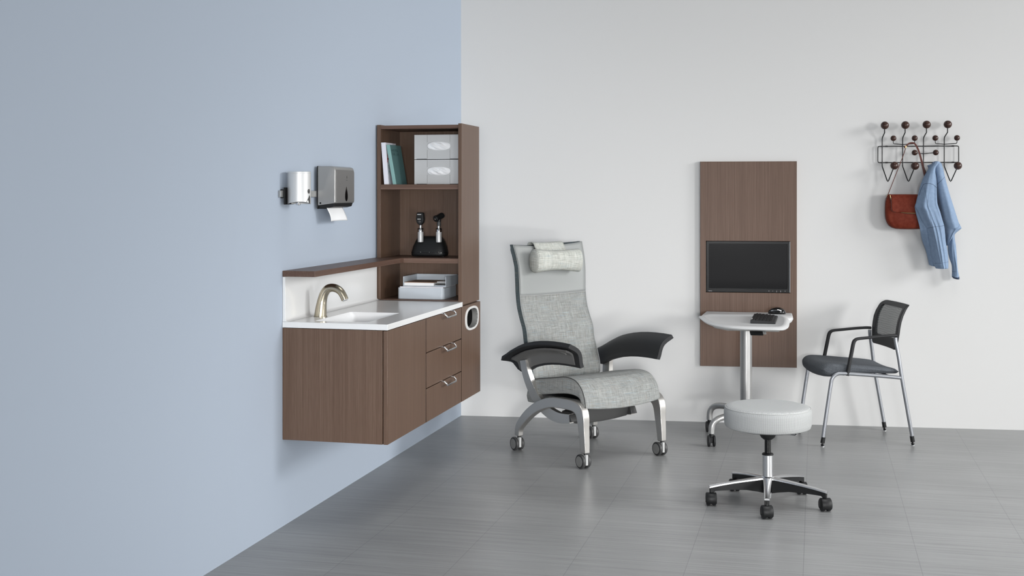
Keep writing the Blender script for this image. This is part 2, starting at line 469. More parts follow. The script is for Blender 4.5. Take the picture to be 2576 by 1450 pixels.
# basin bowl
lv = [(bo, .8642), (basin_ring(-2.620, -2.221, .127, .349, .02), .85), (basin_ring(-2.61, -2.235, .14, .336, .03), .79), (basin_ring(-2.585, -2.265, .165, .31, .03), .752)]
mb = MB(); n_ = len(bo)
mb.add([(a, b, z) for r_, z in lv for a, b in r_], [(i*n_+k, i*n_+(k+1) % n_, (i+1)*n_+(k+1) % n_, (i+1)*n_+k) for i in range(3) for k in range(n_)]+[tuple(3*n_+k for k in range(n_))])
bs = t.part('basin', mb, 'basin_white', ang=50)
mb = MB().lathe([(.0, 0), (.02, 0), (.021, .001), (.019, .002), (0, .002)], (.235, -2.42, .7525)); t.part('drain', mb, 'chrome', parent=bs)
# backsplash with coved junction and a raised end lip
prof = [(.001, .8645), (.026, .8645), (.019, .8665), (.0135, .872), (.0125, .882), (.0125, 1.0535), (.001, 1.0535)]
mb = MB().prism(prof, 'y', -2.692, -1.574)
t.part('backsplash', mb, 'solid_surface', .001, ang=60)

# faucet
t = Thing('faucet', 'brushed-nickel arched sensor faucet standing behind the basin', 'faucet', FL, (.070, -2.448, .864))
cl = [(.070, .8645), (.0725, .90), (.078, .935), (.088, .966), (.104, .986), (.126, .992), (.148, .987), (.166, .974), (.178, .955), (.185, .940)]
ra = [.028, .0245, .021, .0195, .0185, .0178, .0172, .0165, .0160, .0158]
cl3 = smooth([(x, -2.448, z) for x, z in cl], 6); ra3 = [p[0] for p in smooth([(r_, 0, 0) for r_ in ra], 6)]
mb = MB().tube(cl3, ra3, 28, up=(0, 1, 0), cap=True)
body = t.part('spout', mb, 'brushed_nickel', ang=45)
mb = MB().cyl((.185, -2.448, .940), (.1870, -2.448, .9358), .0118); t.part('aerator', mb, 'chrome', parent=body)
mb = MB().lathe([(.0285, 0), (.0295, .0), (.0295, .0025), (.0285, .003)], (.07, -2.448, .8642)); t.part('base_ring', mb, 'brushed_nickel')

# ================================================================== shelf tower + ledge
A0, A1 = 1.251, 1.562      # back, front
t = Thing('shelf_tower', 'tall open walnut shelf tower standing on the far end of the worktop', 'shelf unit', FL, (.235, -1.41, .866))
mb = MB(); LB(mb, A0, A1, .008, .028, .866, 1.756); t.part('side_panel', mb, 'walnut_vertical', .001)
mb = MB(); LB(mb, A0, A1+.018, .445, .463, .846, 1.757); t.part('side_panel', mb, 'walnut_vertical', .001)
mb = MB(); LB(mb, A0+.002, A0+.010, .028, .445, .866, 1.745); t.part('back_panel', mb, 'walnut_vertical')
mb = MB(); LB(mb, A0+.010, A1-.002, .028, .445, 1.734, 1.752); t.part('top_panel', mb, 'walnut_across', .001)
mb = MB(); LB(mb, A0+.010, A1+.018, .0285, .4445, .8650, .8690); t.part('bottom_panel', mb, 'walnut_across', .001)
mb = MB(); LB(mb, A0+.010, A1+.004, .0285, .4445, 1.426, 1.452); t.part('shelf', mb, 'walnut_across', .001)
mb = MB(); LB(mb, A0+.010, A1+.004, .150, .4445, 1.054, 1.079); t.part('shelf', mb, 'walnut_across', .001)
mb = MB(); LB(mb, A0+.010, A1-.002, .0285, .150, 1.054, 1.079); t.part('shelf', mb, 'walnut_along')
mb = MB(); mb.prism([(.001, -2.692), (.147, -2.692), (.147, -1.60), (.153, -A1-.003), (.029, -A1-.003), (.029, -A1), (.001, -A1)], 'z', 1.0545, 1.079)
single('wall_ledge', mb, 'walnut_along', FL, (.075, -2.1, 1.0545), 'walnut ledge along the blue wall above the white backsplash, running into the shelf tower', 'shelf', bevel=.001, smooth=False)

# ---------------- things on the tower shelves
def lean_box(mb, b, a0, a1, z, w, h, ang, r=0):
    """upright slab leaning to -b by ang; b = left foot of the spine"""
    c, s_ = math.cos(ang), math.sin(ang); v = []
    def P(x, zz): return (b + x*c - zz*s_, z + x*s_*0 + zz*c + x*0)
    pts = [P(0, 0), P(w, 0), P(w, h), P(0, h)]
    return mb.prism(pts, 'y', -a1, -a0)
t = Thing('book', 'white hardback with a big red A, leaning at the left of the top shelf', 'book', FL, (.06, -1.47, 1.4525), 'books on the top shelf')
ZS = 1.4525
def slab(t, b0, w, h, ang, a0, a1, mcover, mpages, mspine):
    c, s_ = math.cos(ang), math.sin(ang)
    P = lambda x, zz: (b0+x-zz*s_, ZS+zz*c)
    k = .0025
    mb = MB().prism([P(0, 0), P(w, 0), P(w, h), P(0, h)], 'y', -a1, -a1+.0035); t.part('spine', mb, mspine, .0008)
    mb = MB().prism([P(w-k, 0), P(w, 0), P(w, h), P(w-k, h)], 'y', -a1+.0035, -a0); cv = t.part('cover', mb, mcover)
    mb = MB().prism([P(0, 0), P(k, 0), P(k, h), P(0, h)], 'y', -a1+.0035, -a0); t.part('cover', mb, mcover)
    mb = MB().prism([P(k, .003), P(w-k, .003), P(w-k, h-.003), P(k, h-.003)], 'y', -a1+.0035, -a0-.003+.006); t.part('pages', mb, mpages)
    return lambda u_, v_, off=.0006: (b0+w-(v_)*s_+off, -a1+u_, ZS+v_*c), cv
g, cv = slab(t, .0460, .0235, .214, R(4.5), 1.40, 1.560, 'book_white', 'paper', 'book_white')
mbt = text_mesh('A', .075, lambda x, y, q: g(x+.026, y+.135)); t.part('lettering', mbt, 'red_ink', parent=cv, smooth=False)
mbt = text_mesh('E', .03, lambda x, y, q: g(x+.024, y+.088)); t.part('lettering', mbt, 'teal_ink', parent=cv, smooth=False)
mbt = text_mesh('H', .03, lambda x, y, q: g(x+.026, y+.064)); t.part('lettering', mbt, 'teal_ink', parent=cv, smooth=False)
t = Thing('book', 'teal cloth-bound book leaning on the white hardback, between it and the tissue boxes', 'book', FL, (.09, -1.48, ZS), 'books on the top shelf')
g, cv = slab(t, .0915, .0185, .205, R(10.0), 1.385, 1.556, 'book_cover', 'paper', 'book_teal')
mbt = text_mesh('HOTEL', .017, lambda x, y, q: g(x+.062, y+.176), 1.9); t.part('lettering', mbt, 'dark_teal_ink', parent=cv, smooth=False)
mbt = text_mesh('DE_LA', .017, lambda x, y, q: g(x+.066, y+.157), 1.9); t.part('lettering', mbt, 'dark_teal_ink', parent=cv, smooth=False)

def tissue_box(z0, label):
    t = Thing('tissue_box', label, 'tissue box', FL, (.316, -1.43, z0), 'tissue boxes stacked on the top shelf')
    b0, b1, a0, a1, h = .188, .4435, 1.37, 1.50, .1255
    cx, cz_ = .318, z0+.068
    ov = []
    n = 48
    for i in range(n):
        th = 2*math.pi*i/n; ov.append((cx+.062*math.copysign(abs(math.cos(th))**.75, math.cos(th)), cz_+.022*math.copysign(abs(math.sin(th))**.8, math.sin(th))))
    def rmt(pts):
        out = []
        for a, b in pts:
            dx, dy = a-cx, b-cz_; k = 1e9
            if abs(dx) > 1e-9: k = min(k, ((b1 if dx > 0 else b0)-cx)/dx)
            if abs(dy) > 1e-9: k = min(k, ((z0+h if dy > 0 else z0+.001)-cz_)/dy)
            out.append((cx+dx*k, cz_+dy*k))
        for c in ((b0, z0+.001), (b1, z0+.001), (b0, z0+h), (b1, z0+h)):
            i = min(range(len(out)), key=lambda q: (out[q][0]-c[0])**2+(out[q][1]-c[1])**2); out[i] = c
        return out
    mb = MB().ring(rmt(ov), ov, lambda a, b, q: (a, -a1+.002*q, b)); fr = t.part('front_panel', mb, 'clear_grey')
    mb = MB(); mb.box(b0, b1, -a1+.002, -a0, z0+.001, z0+.003); mb.box(b0, b1, -a1+.002, -a0, z0+h-.002, z0+h); mb.box(b0, b0+.002, -a1+.002, -a0, z0+.003, z0+h-.002); mb.box(b1-.002, b1, -a1+.002, -a0, z0+.003, z0+h-.002); mb.box(b0+.002, b1-.002, -a0-.002, -a0, z0+.003, z0+h-.002)
    t.part('carton', mb, 'clear_grey')
    for q in (.257, .378):
        for za, zb in ((z0+.002, z0+.049), (z0+.088, z0+h-.001)): t.part('fold_line', MB().box(q-.0006, q+.0006, -a1-.0006, -a1, za, zb), 'caster_grey', parent=fr, smooth=False)
    for xa, xb in ((.200, .255), (.378, .43)): t.part('foot', MB().box(xa, xb, -a1-.0008, -a1, z0+.0005, z0+.003), 'dark_grey', smooth=False)
    # crumpled tissue in the slot
    rnd = random.Random(int(z0*1000)); mb = MB(); n1, n2 = 36, 14; v = []
    for j in range(n2+1):
        for i in range(n1):
            th = 2*math.pi*i/n1; rr_ = math.sin(math.pi/2*j/n2)**.7
            x = cx+.0615*rr_*math.copysign(abs(math.cos(th))**.78, math.cos(th)); z = cz_+.0220*rr_*math.copysign(abs(math.sin(th))**.82, math.sin(th))
            y = -a1-.010*(1-rr_**2) + .0035*math.sin(9*x*40+z*90)*rr_*(1-rr_) - .002*rnd.random()*(1-rr_) + .003
            v.append((x, y - .004*math.sin(x*150+z*260)*(1-rr_**3), z))
    f = [(j*n1+i, j*n1+(i+1) % n1, (j+1)*n1+(i+1) % n1, (j+1)*n1+i) for j in range(n2) for i in range(n1)]
    mb.add(v, f); t.part('tissue', mb, 'tissue', ang=70)
tissue_box(1.4525, 'clear grey tissue box on the top shelf, the lower one of the two stacked')
tissue_box(1.5785+.0015, 'clear grey tissue box stacked on top of another, under the top of the shelf tower')

# diagnostic charger
ZM = 1.0795
t = Thing('charging_stand', 'black desk charger holding two medical scopes on the middle shelf', 'charger', FL, (.236, -1.395, ZM))
def sect(z, wx, wy, yc, n=48, e=.5):
    out = []
    for i in range(n):
        th = 2*math.pi*i/n; c, s_ = math.cos(th), math.sin(th)
        out.append((.234+wx*math.copysign(abs(c)**e, c), yc+wy*math.copysign(abs(s_)**e, s_), z))
    return out
rows = [(.003, .088, .046), (.008, .0925, .050), (.02, .0935, .0505), (.05, .0865, .046), (.075, .077, .039), (.09, .069, .033), (.099, .061, .026), (.1035, .05, .017)]
mb = MB().loft([sect(ZM+z, wx, wy, -1.385+ (z*.12)) for z, wx, wy in rows]); t.part('housing', mb, 'black_plastic', ang=60)
mb = MB().loft([sect(ZM+.0195, .0940, .0508, -1.385), sect(ZM+.0215, .0940, .0508, -1.385)]); t.part('trim_line', mb, 'black_gloss')
for q in (.205, .253, .302):
    t.part('indicator', MB().ball((q-.005, -1.385-.0506, ZM+.024), .0013, 10), 'print_white')
for q in (.16, .31): t.part('rubber_foot', MB().cyl((q, -1.40, ZM), (q, -1.40, ZM+.004), .008, n=16), 'black_soft')
def scope(x, label, kind):
    y = -1.418; ZQ = ZM-.007
    t = Thing('medical_scope', label, 'medical scope', FL, (x, y, ZM+.076), 'medical scopes in the charger')
    t.part('grip', MB().lathe([(.0, .082), (.0142, .082), (.0148, .09), (.0150, .134), (.0148, .1345)], (x, y, ZQ)), 'soap_silver')
    t.part('collar', MB().lathe([(.0142, .1345), (.0142, .15), (.0138, .151), (.0, .151)], (x, y, ZQ)), 'chrome')
    t.part('collar', MB().lathe([(.0150, .1480), (.0150, .1525), (.009, .1545), (0, .1545)], (x, y, ZQ)), 'black_gloss')
    t.part('neck', MB().lathe([(.0075, .154), (.0075, .172), (0, .172)], (x, y, ZQ)), 'chrome')
    if kind == 0:
        prof = [(.004, .172), (-.004, .172), (-.0175, .187), (-.0205, .203), (-.0170, .234), (-.0120, .2385), (.0120, .2385), (.0170, .234), (.0205, .203), (.0175, .187)]
        hd = t.part('head', MB().prism([(x+a, ZQ+b-.003) for a, b in prof], 'y', y-.016, y+.014), 'black_plastic', .003, seg=3)
        t.part('lettering', MB().box(x-.0125, x+.0085, y-.0168, y-.016, ZQ+.2235, ZQ+.2265), 'print_white', parent=hd, smooth=False)
        for q in (-.011, -.005, .001): t.part('lettering', MB().box(x+q, x+q+.004, y-.0168, y-.016, ZQ+.199, ZQ+.203), 'print_white', parent=hd, smooth=False)
        t.part('dial', MB().lathe([(0, 0), (.0065, 0), (.007, .001), (.0045, .002), (0, .002)], (x-.001, y-.016, ZQ+.188), (0, -1, 0), 20), 'dark_grey', parent=hd)
    else:
        t.part('sleeve', MB().lathe([(.0100, .166), (.0104, .187), (0, .187)], (x, y, ZQ)), 'dark_grey')
        a = Vector((x-.014, y-.022, ZQ+.201)); b = Vector((x+.014, y+.026, ZQ+.222)); dr = (b-a).normalized()
        hd = t.part('head', MB().lathe([(0, 0), (.0135, 0), (.0165, .003), (.0170, .010), (.0145, .014), (.0148, .03), (.0152, .052), (.013, .058), (0, .058)], a, dr, 32), 'black_plastic')
        t.part('eyepiece', MB().lathe([(0, 0), (.0035, 0), (.005, -.001), (.004, -.002), (0, -.002)], a, dr, 20), 'chrome', parent=hd)
        t.part('stem', MB().tube([(x, y, ZQ+.186), (x+.003, y, ZQ+.2)], .0095, 16), 'black_plastic', parent=hd)
scope(.1945, 'black flat-headed ophthalmoscope with silver grip, left one in the charger', 0)
scope(.2935, 'black round-headed otoscope with silver grip, right one in the charger', 1)

# paper trays
ZP = .8695
def tray(z0, h, b0, b1, a0, a1, label, mat, open_front=False):
    t = Thing('paper_tray', label, 'paper tray', FL, ((b0+b1)/2, -(a0+a1)/2, z0), 'paper trays on the bottom shelf')
    th = .003
    if not open_front:
        o = rrect(b0, b1, -a1, -a0, .018, 8); i_ = rrect(b0+th, b1-th, -a1+th, -a0-th, .015, 8)
        mb = MB().ring(o, i_, lambda a, b, q: (a, b, z0+h-h*q)); t.part('rim_wall', mb, mat, .0006, ang=60)
        t.part('bottom', MB().prism(i_, 'z', z0+.001, z0+.004), mat)
    else:
        t.part('side', MB().prism([(-a1, z0), (-a1, z0+h), (-a0, z0+h), (-a0, z0)], 'x', b0, b0+th), mat, .0006)
        t.part('side', MB().prism([(-a1, z0), (-a1, z0+h), (-a0, z0+h), (-a0, z0)], 'x', b1-th, b1), mat, .0006)
        t.part('back', MB().box(b0+th, b1-th, -a0-th, -a0, z0, z0+h), mat, .0006)
        t.part('bottom', MB().box(b0+th, b1-th, -a1, -a0-th, z0, z0+th), mat)
    return t
tray(ZP, .056, .108, .356, 1.30, 1.535, 'light grey rounded tray box on the bottom shelf, under the open tray', 'tray_grey')
tray(ZP+.0625, .050, .134, .363, 1.30, 1.520, 'grey open-fronted letter tray full of papers, stacked on the rounded tray', 'tray_grey', True)
t = Thing('paper_stack', 'loose white sheets sticking out between the two paper trays', 'papers', FL, (.24, -1.42, ZP+.056))
for i, (b0, b1, a1, z) in enumerate(((.118, .350, 1.533, .0563), (.124, .352, 1.531, .0582), (.121, .350, 1.534, .0602))):
    t.part('sheet', MB().box(b0, b1, -a1, -1.31, ZP+z, ZP+z+.0016), 'paper' if i % 2 else 'book_white', smooth=False)
t = Thing('notebook', 'thick white notepad with kraft cover lying in the open tray', 'notebook', FL, (.21, -1.41, ZP+.066))
t.part('pages', MB().box(.1385, .297, -1.516, -1.325, ZP+.0660, ZP+.081), 'paper', .001)
plain('kraft', (172, 140, 118), .8)
t.part('cover', MB().box(.1385, .297, -1.516, -1.325, ZP+.081, ZP+.083), 'kraft')
t = Thing('file_bundle', 'dark-edged files lying in the open tray beside the notepad', 'files', FL, (.33, -1.41, ZP+.066))
for i in range(4):
    t.part('folder', MB().box(.300+.003*i, .359, -1.512+.004*i, -1.33, ZP+.0660+.0058*i, ZP+.0695+.0058*i), ('tray_grey', 'dark_grey', 'vinyl_grey', 'paper')[i], smooth=False)

# ================================================================== wall dispensers
single('wall_rail', MB().box(.001, .013, -2.735, -2.30, 1.3895, 1.4175), 'satin_metal', FL, (.007, -2.5, 1.3895), 'flat grey metal rail on the blue wall carrying the soap and towel dispensers', 'rail', bevel=.001)
t = Thing('soap_dispenser', 'silver cylindrical soap dispenser on the blue wall left of the towel dispenser', 'soap dispenser', FL, (.062, -2.657, 1.357))
cb, ca = .063, -2.661; RR = .0488
# body with an arched lower edge
n_ = 64; rings = []
for h_ in (0, .25, .5, .75, 1.0):
    r_ = []
    for i in range(n_):
        th = 2*math.pi*i/n_; x = math.cos(th); y = math.sin(th)
        # lower edge arches up at the side that faces out
        lo = 1.3600 + .0105*max(0, math.cos(th*1.0+R(62)))**1.4
        r_.append((cb+RR*x, ca+RR*y, lo+(1.4895-lo)*h_))
    rings.append(r_)
mb = MB().loft(rings, cap=False); t.part('body', mb, 'soap_silver', ang=50)
t.part('lid', MB().lathe([(.0478, 0), (.0478, .0015), (.0490, .002), (.0490, .0075), (.0475, .0088), (0, .0088)], (cb, ca, 1.4885), n=64), 'soap_silver')
t.part('inner_tank', MB().lathe([(0, 0), (.044, 0), (.044, .02), (0, .02)], (cb, ca, 1.3665), n=40), 'dark_grey')
t.part('nozzle', MB().lathe([(0, 0), (.0085, 0), (.0095, .002), (.0095, .014), (0, .014)], (cb-.002, ca-.006, 1.3555), n=24), 'chrome')
t.part('backplate', MB().box(.013, .0185, ca-.046, ca+.045, 1.3585, 1.43), 'black_plastic', .001)
t.part('rail_clip', MB().box(.001, .019, ca-.052, ca-.040, 1.385, 1.422), 'black_plastic', .001)
lab = MB()
def onc(th, z): return (cb+(RR+.0005)*math.cos(th), ca+(RR+.0005)*math.sin(th), z)
pts = []
tha = R(-16)
for (d, z) in ((-.0, 1.372),):
    pass
v = [onc(R(-30), 1.369), onc(R(-6), 1.362), onc(R(2), 1.366), onc(R(0), 1.39), onc(R(-6), 1.398), onc(R(-16), 1.386)]
t.part('label_mark', MB().add(v, [tuple(range(6))]), 'print_dark', smooth=False, label='dark printed triangular mark')
v = [onc(R(-12+10*math.cos(q*R(30))), 1.414+.010*math.sin(q*R(30))) for q in range(12)]
t.part('label_mark', MB().add(v, [tuple(range(12))]), 'print_dark', smooth=False)

t = Thing('towel_dispenser', 'grey metal paper-towel dispenser with a teardrop window on the blue wall', 'towel dispenser', FL, (.05, -2.235, 1.335))
z0, z1 = 1.351, 1.5275
# casing: side profile (b,z), rounded at the top front
prof = [(.016, z0), (.094, z0+.010), (.100, z0+.014), (.100, z1-.022), (.0985, z1-.013), (.094, z1-.006), (.086, z1-.0015), (.076, z1), (.016, z1)]
rings = []
for y, sc in ((-2.352, .0), (-2.351, .5), (-2.349, 1), (-2.120, 1), (-2.1165, .55), (-2.115, 0)):
    r_ = []
    for b, z in prof:
        k = (1-sc)*.0035
        cx_, cz_ = .055, 1.44
        r_.append((b-(k if b > .05 else 0), y, z-(k if z > cz_ else -k*.4)))
    rings.append(r_)
mb = MB().loft(rings); t.part('casing', mb, 'towel_side', .002, ang=25, seg=3)
# side cheek facing the room with big radius: slightly proud front panel
fr = MB().prism([(y_, z_) for y_, z_ in rrect(-2.338, -2.123, z0+.016, z1-.016, [.014, .004, .004, .004], 8)], 'x', .0995, .1022)
fp = t.part('front_panel', fr, 'towel_front', .001, label='darker grey flat front')
drop = []
for i in range(40):
    th = 2*math.pi*i/40; w_ = .0125*math.sin(th)*(1-math.cos(th))*.62 if True else 0
    drop.append((-2.222+.0215*math.sin(th)*math.sin(th/2)**1.1*1.0, 1.4035+.0335*math.cos(th)))
t.part('window', MB().prism(drop, 'x', .1018, .1028), 'black_gloss', parent=fp, smooth=False)
leaf = [(-2.2165, 1.4865), (-2.2125, 1.482), (-2.2125, 1.477), (-2.2165, 1.472), (-2.2205, 1.477), (-2.2205, 1.482)]
t.part('emblem', MB().prism(leaf, 'x', .1018, .1026), 'print_dark', parent=fp, smooth=False)
t.part('emblem', MB().box(.1018, .1025, -2.2265, -2.2075, 1.4645, 1.4665), 'print_dark', parent=fp, smooth=False)
t.part('backplate', MB().prism(rrect(-2.354, -2.118, 1.336, 1.5285, .006, 4), 'x', .0135, .0185), 'black_plastic', .001)
t.part('under_tray', MB().prism([(.0185, 1.339), (.07, 1.341), (.092, 1.347), (.097, 1.362), (.0185, 1.3515)], 'y', -2.346, -2.128), 'black_plastic', .002)
t.part('keyhole', MB().lathe([(0, 0), (.0042, 0), (.0045, .001), (.003, .0018), (0, .0018)], (.030, -2.3515, 1.362), (0, -1, 0), 20), 'black_gloss')
v = []; n1, n2 = 14, 10
for j in range(n2+1):
    s_ = j/n2
    for i in range(n1+1):
        q = i/n1
        y = -2.334+.190*q + .034*s_**1.6*(.6+.4*q)
        b = .050+.016*math.sin(s_*1.9) + .0015*math.sin(q*9+s_*3)
        v.append((b, y, 1.345-.0655*s_ + .002*math.sin(q*3)))
mb = MB().add(v, [(j*(n1+1)+i, j*(n1+1)+i+1, (j+1)*(n1+1)+i+1, (j+1)*(n1+1)+i) for j in range(n2) for i in range(n1)])
single('paper_towel', mb, 'paper', FL, (.055, -2.24, 1.30), 'white paper towel hanging out of the bottom of the grey dispenser', 'paper towel', solid=.0006, ang=80)

# ================================================================== wall panel + monitor (back wall)
t = Thing('wall_panel', 'tall walnut wall panel behind the monitor on the white wall', 'wall panel', FW, (1.787, -.012, .348))
o_ = rrect(1.497, 2.077, .348, 1.603, .0005, 4); i_ = rrect(1.5315, 2.0385, .8005, 1.1165, .0005, 4)
mb = MB().ring(o_, i_, lambda a, b, q: (a, -.026+.024*q, b)); t.part('panel', mb, 'walnut_panel', .0008, ang=60, smooth=False)
mb = MB().box(1.5316, 2.0384, -.004, -.003, .8006, 1.1164); t.part('recess_back', mb, 'gap_shade', smooth=False)
t = Thing('monitor', 'black flat monitor set into the walnut wall panel', 'monitor', FW, (1.785, -.02, .801))
o_ = rrect(1.534, 2.035, .803, 1.1145, .003, 4); i_ = rrect(1.550, 2.0215, .826, 1.0985, .001, 4)
mb = MB().ring(o_, i_, lambda a, b, q: (a, -.0235+.019*q, b)); bz = t.part('bezel', mb, 'bezel', .001, ang=60)
t.part('edge_strip', MB().box(2.0355, 2.0378, -.0255, -.006, .803, 1.1145), 'light_plastic', smooth=False)
t.part('screen', MB().box(1.5495, 2.022, -.0215, -.006, .8255, 1.099), 'screen', smooth=False)
mbt = text_mesh('ThinkVision', .0058, lambda x, y, q: (1.558+x, -.0239, .8095+y), .8); t.part('lettering', mbt, 'print_white', parent=bz, smooth=False)
for i, (x, w_) in enumerate(((1.911, .0016), (1.934, .0010), (1.9575, .0012), (1.981, .0015), (2.0075, .0013))):
    t.part('button_mark', MB().lathe([(0, 0), (w_, 0), (w_, .0004), (0, .0004)], (x, -.0235, .8125), (0, -1, 0), 12), 'print_white', parent=bz, smooth=False)
for x in (1.9575, 1.981): t.part('button_mark', MB().lathe([(0, 0), (.0011, 0), (.0011, .0004), (0, .0004)], (x, -.0235, .8065), (0, -1, 0), 12), 'print_white', parent=bz, smooth=False)

# ================================================================== coat rack, bag, jacket.  hx/hz: sketch units to metres on the wall
hx = lambda X: 2.4397+.000694*X
hz = lambda Y: 1.900-.000722*Y
t = Thing('coat_rack', 'black wire coat rack with dark walnut balls on the white wall', 'coat rack', FW, (2.787, -.02, 1.60))
D0 = -.022; RW = .0031
o = [(165+12, 290), (838-12, 290), (838-3, 293), (838, 302), (838, 413), (835, 422), (826, 425), (177, 425), (168, 422), (165, 413), (165, 302), (168, 293)]
P = [(hx(a), D0, hz(b)) for a, b in o]; P.append(P[0]); 
mb = MB().tube(P, RW, 10, up=(0, 1, 0), cap=False); t.part('frame', mb, 'wire_black', ang=50)
for a in (237, 790):
    for b in (290, 425):
        t.part('wall_mount', MB().tube([(hx(a)-.007, D0, hz(b)), (hx(a)+.007, D0, hz(b))], .0044, 12), 'wire_black')
        t.part('wall_mount', MB().tube([(hx(a), D0, hz(b)), (hx(a), -.001, hz(b))], .003, 10), 'wire_black')
balls = []
for k, X in enumerate((200, 371, 545, 717)):
    top = (215, 118, 386, 117, 563, 114, 737, 114)[2*k:2*k+2]
    lo = ((292, 452), (464, 455), (640, 450), (816, 455))[k]
    vx = (242, 414, 589, 762)[k]
    pth = [(hx(top[0]-2), -.060, hz(top[1]+25)), (hx(top[0]-1), -.058, hz(178)), (hx(X+2), -.031, hz(215)), (hx(X), -.0285, hz(232)), (hx(X), -.0285, hz(455)),
           (hx(X+3), -.031, hz(467)), (hx(vx-6), -.052, hz(575)), (hx(vx), -.055, hz(583)), (hx(vx+6), -.057, hz(575)), (hx(lo[0]-10), -.070, hz(lo[1]+28))]
    t.part('wire_hook', MB().tube(pth, RW, 10, up=(0, 1, 0)), 'wire_black', ang=50)
    balls += [(top[0], top[1], -.060, .0238), (lo[0], lo[1], -.073, .0238)]
def wire(pts): t.part('wire_branch', MB().tube([(hx(a), d, hz(b)) for a, b, d in pts], .0024, 10, up=(0, 1, 0)), 'wire_black', ang=50)
wire([(289, 245, -.050), (289, 262, -.050), (293, 269, -.049), (300, 271, -.047), (375, 276, -.033), (455, 271, -.047), (462, 268, -.049), (466, 260, -.050), (466, 245, -.050)])
wire([(637, 245, -.050), (637, 262, -.050), (641, 269, -.049), (648, 271, -.047), (717, 276, -.033), (806, 271, -.047), (813, 268, -.049), (816, 260, -.050), (816, 245, -.050)])
wire([(480, 347, -.052), (500, 350, -.045), (545, 353, -.033), (600, 349, -.045), (625, 347, -.052)])
balls += [(289, 225, -.050, .0172), (466, 225, -.050, .0172), (637, 225, -.050, .0172), (816, 225, -.050, .0172), (465, 345, -.054, .0172), (640, 345, -.054, .0172)]
b0 = None
for X, Y, d, r_ in balls:
    t.part('ball', MB().ball((hx(X), d, hz(Y)), r_, 28), 'walnut_ball')

# leather bag -------------------------------------------------------
t = Thing('shoulder_bag', 'rust-brown leather shoulder bag with a gold zip hanging from the coat rack by its strap', 'bag', FW, (2.72, -.07, 1.20))
def outline(side): pass
BX = 410.0
rows = [(690, 168, .5), (700, 176, .75), (720, 185, .9), (760, 191, 1.0), (820, 193, 1.12), (870, 191, 1.18), (905, 184, 1.15), (935, 170, 1.05), (955, 150, .88), (968, 122, .65), (974, 92, .4)]
rings = []
for Y, hw, dp in rows:
    r_ = []
    for i in range(48):
        th = 2*math.pi*i/48; c, s_ = math.cos(th), math.sin(th)
        x = BX+hw*math.copysign(abs(c)**.55, c)
        dd = .026*dp; y = -.066 + dd*math.copysign(abs(s_)**.75, s_)
        y += .0022*math.sin(x*.045+Y*.03)*abs(s_) + (.002*math.sin(x*.11-Y*.06) if s_ < 0 else 0)
        r_.append((hx(x), y, hz(Y)))
    rings.append(r_)
mb = MB().loft(rings); t.part('body', mb, 'leather', ang=60)
# flap: curved plate in front of the body
n1, n2 = 30, 16; v = []
def flapx(s_, q):   # q across 0..1, s_ down 0..1
    xl = 262 if s_ < .80 else 262+ (1-math.sqrt(max(0, 1-((s_-.80)/.2)**2)))*38
    xr = 820-xl
    return xl+(xr-xl)*q
for j in range(n2+1):
    s_ = j/n2; Y = 690+148*s_ + 4*math.sin(s_*3.14)
    for i in range(n1+1):
        q = i/n1; X = flapx(s_, q)
        y = -.066-.020-.013*math.sin(min(1, s_*1.3)*math.pi/2) - .0015*math.sin(X*.05)*s_
        if s_ < .12: y += (.12-s_)*.14
        v.append((hx(X), y, hz(Y+1.5*math.sin(q*math.pi))))
fl_ = t.part('flap', MB().add(v, [(j*(n1+1)+i, j*(n1+1)+i+1, (j+1)*(n1+1)+i+1, (j+1)*(n1+1)+i) for j in range(n2) for i in range(n1)]), 'leather', solid=.003, ang=70)
# piping/seam edge of flap + body piping
pp = [(hx(flapx(j/16, 0))-.0004, -.066-.021-.013*math.sin(min(1, j/16*1.3)*math.pi/2), hz(690+148*j/16+4*math.sin(j/16*3.14))) for j in range(2, 17)]
t.part('flap_edge', MB().tube(pp, .0011, 8), 'leather_dark', parent=fl_)
bp = [(hx(BX-hw), -.066, hz(Y)) for Y, hw, dp in rows[2:]] + [(hx(BX), -.066, hz(976))] + [(hx(BX+hw), -.066, hz(Y)) for Y, hw, dp in reversed(rows[2:])]
t.part('piping', MB().tube(smooth(bp, 3), .0019, 8, up=(0, 1, 0)), 'leather_dark')
# zips
zp = MB().tube([(hx(340), -.1008, hz(838)), (hx(360), -.1000, hz(841)), (hx(400), -.0985, hz(844)), (hx(480), -.0978, hz(845)), (hx(560), -.097, hz(845))], [.0004, .0014, .0019, .0021, .002], 8, up=(0, 1, 0)); t.part('zip', zp, 'brass', label='gold zip under the flap')
t.part('zip_shadow_tape', MB().tube([(hx(330), -.0980, hz(842)), (hx(400), -.0965, hz(849)), (hx(560), -.095, hz(851))], [.0006, .0025, .0025], 8, up=(0, 1, 0)), 'leather_dark')
t.part('zip', MB().tube([(hx(252), -.088, hz(697)), (hx(256), -.090, hz(715)), (hx(264), -.092, hz(745))], .0018, 8), 'brass')
t.part('zip_shadow_tape', MB().tube([(hx(247), -.086, hz(699)), (hx(251), -.089, hz(720)), (hx(262), -.091, hz(768))], [.002, .002, .0008], 8), 'leather_dark')
